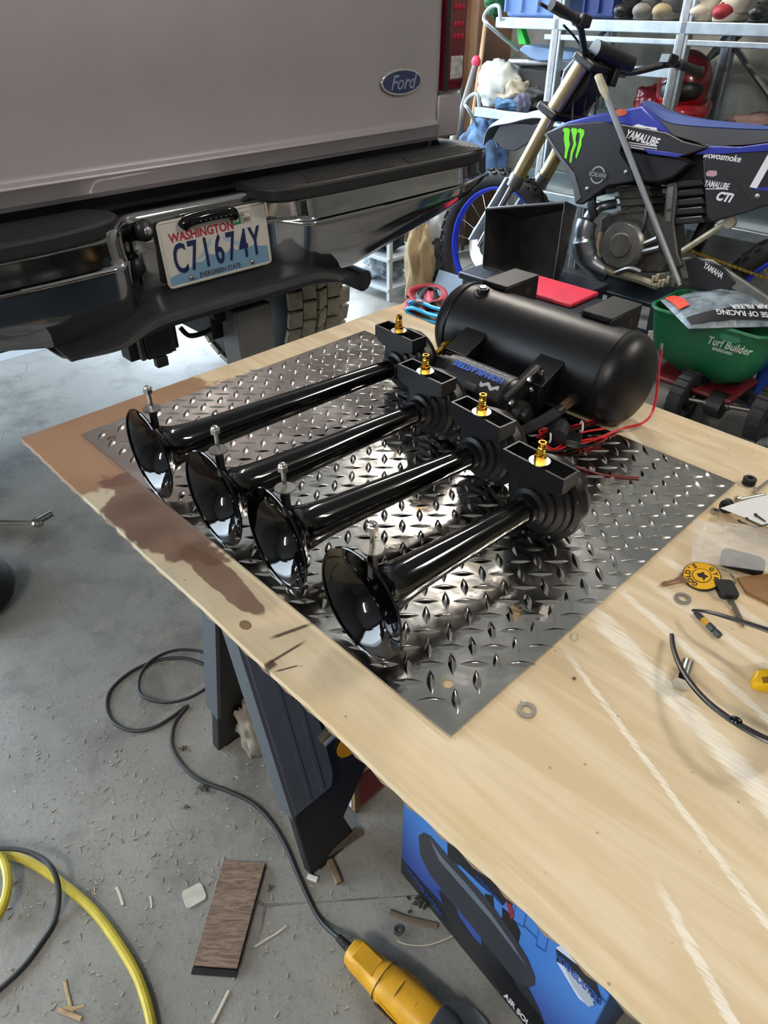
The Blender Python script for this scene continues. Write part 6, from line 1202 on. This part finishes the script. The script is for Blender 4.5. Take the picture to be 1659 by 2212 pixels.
def key(p0, p1, lab, m, bow):
    a, b = tz_(p0), tz_(p1); d = (b-a); L = d.length; F = TM @ axes((a.x, a.y, ZP+.0015), d, (-d.y, d.x, 0)); t = thing('key', lab, 'key', F)
    MB().prism([(L*.3, -.0035), (L*.45, -.0035), (L*.52, -.001), (L*.6, -.003), (L*.7, -.0012), (L*.8, -.003), (L*.92, -.0015), (L, .001), (L*.95, .0035), (L*.3, .0035)], F, .0022).build('blade', m, t, bevel=.0003)
    if bow: MB().prism(rrect(L*.42, .022, .005), F @ Matrix.Translation((L*.14, 0, -.0005)), .008).build('head', M_BLK, t, bevel=.0015)
    else: MB().prism(ell(L*.2, .009, 20, (L*.12, 0)), F, .0022).build('head', m, t)
key((1490, 1250), (1424, 1266), 'copper coloured key pointing left from the yellow tag', mat('copper_key', 'b08a72', .3, .9), False); key((1560, 1268), (1604, 1357), 'black headed car key pointing toward the glasses', mat('nickel_key', '8d8579', .3, .9), True)
c = tz_((1572, 1250), 0); MB(TM).torus((c.x-.004, c.y, ZP+.004), (.2, .1, 1), .013, .001, 28, 6).solo('key_ring', M_STEEL, 'thin steel split ring joining tag and keys', 'key ring')
fb = tz_((1600, 1222)); fo_ = thing('key_fob', 'black car key fob half under the clear bag', 'key fob', TM @ Matrix.Translation((fb.x, fb.y, ZP))); MB(TM).prism(rrect(.05, .03, .010), Matrix.Translation((fb.x, fb.y, ZP)) @ Matrix.Rotation(R(20), 4, 'Z'), .012).build('fob_case', M_BLK, fo_, bevel=.003)
for k in range(2): MB(TM).prism(rrect(.012, .012, .003), Matrix.Translation((fb.x-.01+.02*k, fb.y, ZP+.012)) @ Matrix.Rotation(R(20), 4, 'Z'), .001).build('fob_button', M_RUB, fo_)
# grommets
def grommet(p, lab, ax):
    c = tz_(p); r = .0092 if abs(ax[2]) < .6 else .0045; MB(TM).lathe([(-.0055, .0036), (-.0055, .0078), (-.0042, .0092), (-.0018, .0092), (-.001, .0068), (.001, .0068), (.0018, .0092), (.0042, .0092), (.0055, .0078), (.0055, .0036)], (c.x, c.y, ZP+(.0092 if abs(ax[2]) < .6 else .0056)), ax, 28, cap=False, closed=True).solo('rubber_grommet', M_RUB, lab, 'grommet')
grommet((1616, 1046), 'black rubber grommet lying flat by the right plate corner', (0, 0, 1)); grommet((1566, 1106), 'black rubber grommet standing on edge beside the paper', (-.35, -.85, .25))
def screw(p0, p1, lab):
    a, b = tz_(p0), tz_(p1); d = (b-a); L = d.length; d.normalize(); z = Vector((0, 0, .0045)); t = thing('machine_screw', lab, 'screw', TM @ Matrix.Translation((a.x, a.y, ZP)))
    MB(TM).cyl(a+z, a+z+d*.004, .0044, n=16).build('head', M_STEEL, t)
    pr = [(.004+(L-.004)*i/24, .0022 if i % 2 else .0026) for i in range(25)]; MB(TM).lathe(pr, a+z*.6, d, 12).build('shank', M_STEEL, t); MB(TM).box(a+z+d*.0001, (.0008, .0008, .006)).build('slot', M_BLK, t)
screw((1588, 1084), (1650, 1072), 'steel machine screw lying below the flat grommet'); screw((1628, 1067), (1658, 1042), 'steel machine screw pointing away beside the flat grommet')
def nut(p, lab): c = tz_(p); MB(TM).lathe([(0, .0058), (.005, .0058), (.005, .0027), (0, .0027)], (c.x, c.y, ZP+.0002), (0, 0, 1), 6, cap=False, closed=True).solo('hex_nut', M_STEEL, lab, 'nut', ang=20)
nut((1572, 1087), 'small steel nut against the standing grommet'); nut((1543, 1108), 'small steel nut at the edge of the plate beside the grommet')
# instruction paper
P = [tz_(p) for p in ((1549, 1119), (1675, 1095), (1700, 1185), (1668, 1178))]
pm = mat('white_paper', 'd4d5d6', .6); pp = thing('instruction_sheet', 'white instruction sheet with printed horn drawings at the right edge', 'paper', TM @ Matrix.Translation((P[0].x, P[0].y, ZP)))
def pap(u, v):
    p = P[0].lerp(P[1], u).lerp(P[3].lerp(P[2], u), v); return TM @ Vector((p.x, p.y, ZP+.016+.008*math.sin(u*2.2+v)))
MB().grid(pap, 12, 8, .0004).build('sheet', pm, pp)
def on_paper(px_, nm, m):
    F = [tz_(p, ZP+.016) for p in px_]; z = TM @ Vector((F[0].x, F[0].y, 0))
    us = []
    def inv(q):
        best = None
        for i in range(31):
            for j in range(31):
                s_ = TM.inverted() @ Vector(pap(i/30, j/30)); dd = (s_.x-q.x)**2+(s_.y-q.y)**2
                if best is None or dd < best[0]: best = (dd, s_.z)
        return best[1]
    vs = [Vector((q.x, q.y, inv(q)+.0012)) for q in F]; MB(TM).add(vs, [tuple(range(len(vs)))]).build(nm, m, pp)
for x0, y0, x1, y1 in ((1592, 1131, 1628, 1147), (1608, 1127, 1640, 1146), (1626, 1122, 1650, 1138)):
    on_paper([(x0-2, y0-3), (x0+4, y0-3), (x0+8, y0+2), (x1, y1-1.5), (x1, y1+1.5), (x0+5, y0+5), (x0, y0+3)], 'printed_horn', M_PDARK)
on_paper([(1625, 1148), (1659, 1141), (1659, 1144), (1626, 1150)], 'printed_line', M_PDARK)
# clear plastic bag
def film():
    m = bpy.data.materials.new('clear_poly_film'); m.use_nodes = True; b = bsdf(m); b.inputs['Base Color'].default_value = (.92, .92, .92, 1); b.inputs['Roughness'].default_value = .12; b.inputs['Transmission Weight'].default_value = 0; b.inputs['Alpha'].default_value = .22; b.inputs['Coat Weight'].default_value = .6
    N = NT(m); N.l.new(N.bump(N.noise(N.co(), 40, 3, .5, .8), 1.0, .012), b.inputs['Normal']); return m
M_FILM = film(); B4 = [tz_(p) for p in ((1492, 1143), (1690, 1175), (1700, 1262), (1486, 1232))]
cbg = thing('clear_bag', 'clear crinkled plastic bag lying over the keys at the right', 'plastic bag', TM @ Matrix.Translation((B4[0].x, B4[0].y, ZP)))
def cbp_(u, v, s_=1):
    p = B4[0].lerp(B4[1], u).lerp(B4[3].lerp(B4[2], u), v); e = (max(0, math.sin(math.pi*u))*max(0, math.sin(math.pi*v)))**.5
    return TM @ Vector((p.x, p.y, ZP+.0145+(.001+.020*e+.008*e*mnoise.noise(Vector((u*6, v*6, 1))) if s_ > 0 else 0)))
MB().grid(lambda u, v: cbp_(u, v), 30, 24, 0).build('bag_front', M_FILM, cbg, ang=60); MB().grid(lambda u, v: cbp_(u, v, -1), 4, 4, 0).build('bag_back', M_FILM, cbg)
# cardboard scrap
P = [tz_(p) for p in ((1590, 1252), (1690, 1240), (1700, 1330), (1655, 1305), (1610, 1283))]; MB(TM).prism([(p.x, p.y) for p in P], Matrix.Translation((0, 0, ZP)), .004).solo('cardboard_scrap', mat('torn_cardboard', '7d5b38', .8, var=.15, vs=30), 'torn brown cardboard scrap behind the car key', 'cardboard', bevel=.0006)
# safety glasses
gl = thing('safety_glasses', 'black safety glasses lying at the right edge, arms toward the horns', 'glasses', TM @ Matrix.Translation((.96, .29, ZP)))
def arm(pts, rr):
    MB(TM).tube(spl([tz_(p, z) for p, z in pts], 6), rr, 10, flat=.55).build('arm', mat('glasses_frame', '121214', .35), gl)
def rad(n, a, b): return [a+(b-a)*i/(n-1) for i in range(n)]
p1 = [((1496, 1318), .010), ((1530, 1322), .020), ((1580, 1336), .027), ((1640, 1355), .032), ((1690, 1372), .035)]; arm(p1, rad(25, .0022, .0042))
p2 = [((1451, 1370), .004), ((1456, 1405), .010), ((1478, 1455), .018), ((1520, 1508), .026), ((1575, 1552), .032), ((1640, 1590), .036), ((1690, 1610), .038)]; arm(p2, rad(37, .0024, .0048))
h_ = tz_((1590, 1558), .0335); MB(TM).sphere(h_, (.006, .005, .004), 10, 8).build('hinge', M_BLKG, gl)
ea, eb = tz_((1690, 1372), .035), tz_((1690, 1610), .038)
def lens(u, v): m_ = ea.lerp(eb, u); return TM @ Vector((m_.x+.03*math.sin(math.pi*u), m_.y, m_.z+.012-.045*v))
MB().grid(lens, 16, 6, .002).build('lens', mat('smoke_lens', '2a2a2c', .1, alpha=.6), gl); MB(TM).tube([TM.inverted() @ Vector(lens(i/12, 0)) for i in range(13)], .003, 8).build('brow_bar', mat('glasses_frame', '121214', .35), gl)
# yellow handle end
P = [tz_(p, .004) for p in ((1621, 1470), (1630, 1450), (1665, 1446), (1720, 1450), (1720, 1486), (1660, 1488), (1632, 1482))]
yt = thing('yellow_tool', 'yellow plastic tool handle poking in at the right edge', 'tool', TM @ Matrix.Translation((P[0].x, P[0].y, ZP))); MB(TM).prism([(p.x, p.y) for p in P], Matrix.Translation((0, 0, ZP)), .012).build('handle', mat('bright_yellow', 'e0b400', .4), yt, bevel=.004, seg=3)
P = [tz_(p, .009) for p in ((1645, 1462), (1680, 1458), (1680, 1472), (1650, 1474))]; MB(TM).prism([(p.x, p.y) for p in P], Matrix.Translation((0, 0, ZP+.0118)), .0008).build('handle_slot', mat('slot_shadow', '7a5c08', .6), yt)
# caulk crumb
c = tz_((1240, 1378)); MB(TM).sphere((c.x, c.y, ZP+.002), (.006, .0035, .0025), 10, 6, Matrix.Rotation(R(-40), 4, 'Z')).solo('caulk_crumb', mat('dry_caulk', 'cfc4ac', .8, bump=.5, bs=200), 'dried caulk crumb beside the right edge of the plate', 'crumb')
c = tz_((1240, 1467)); MB(TM).sphere((c.x, c.y, ZP+.0012), (.002, .002, .0015), 8, 5).solo('paint_crumb', mat('brown_crumb', '6a4c38', .8), 'tiny brown crumb on the plywood near the lock washer', 'crumb')
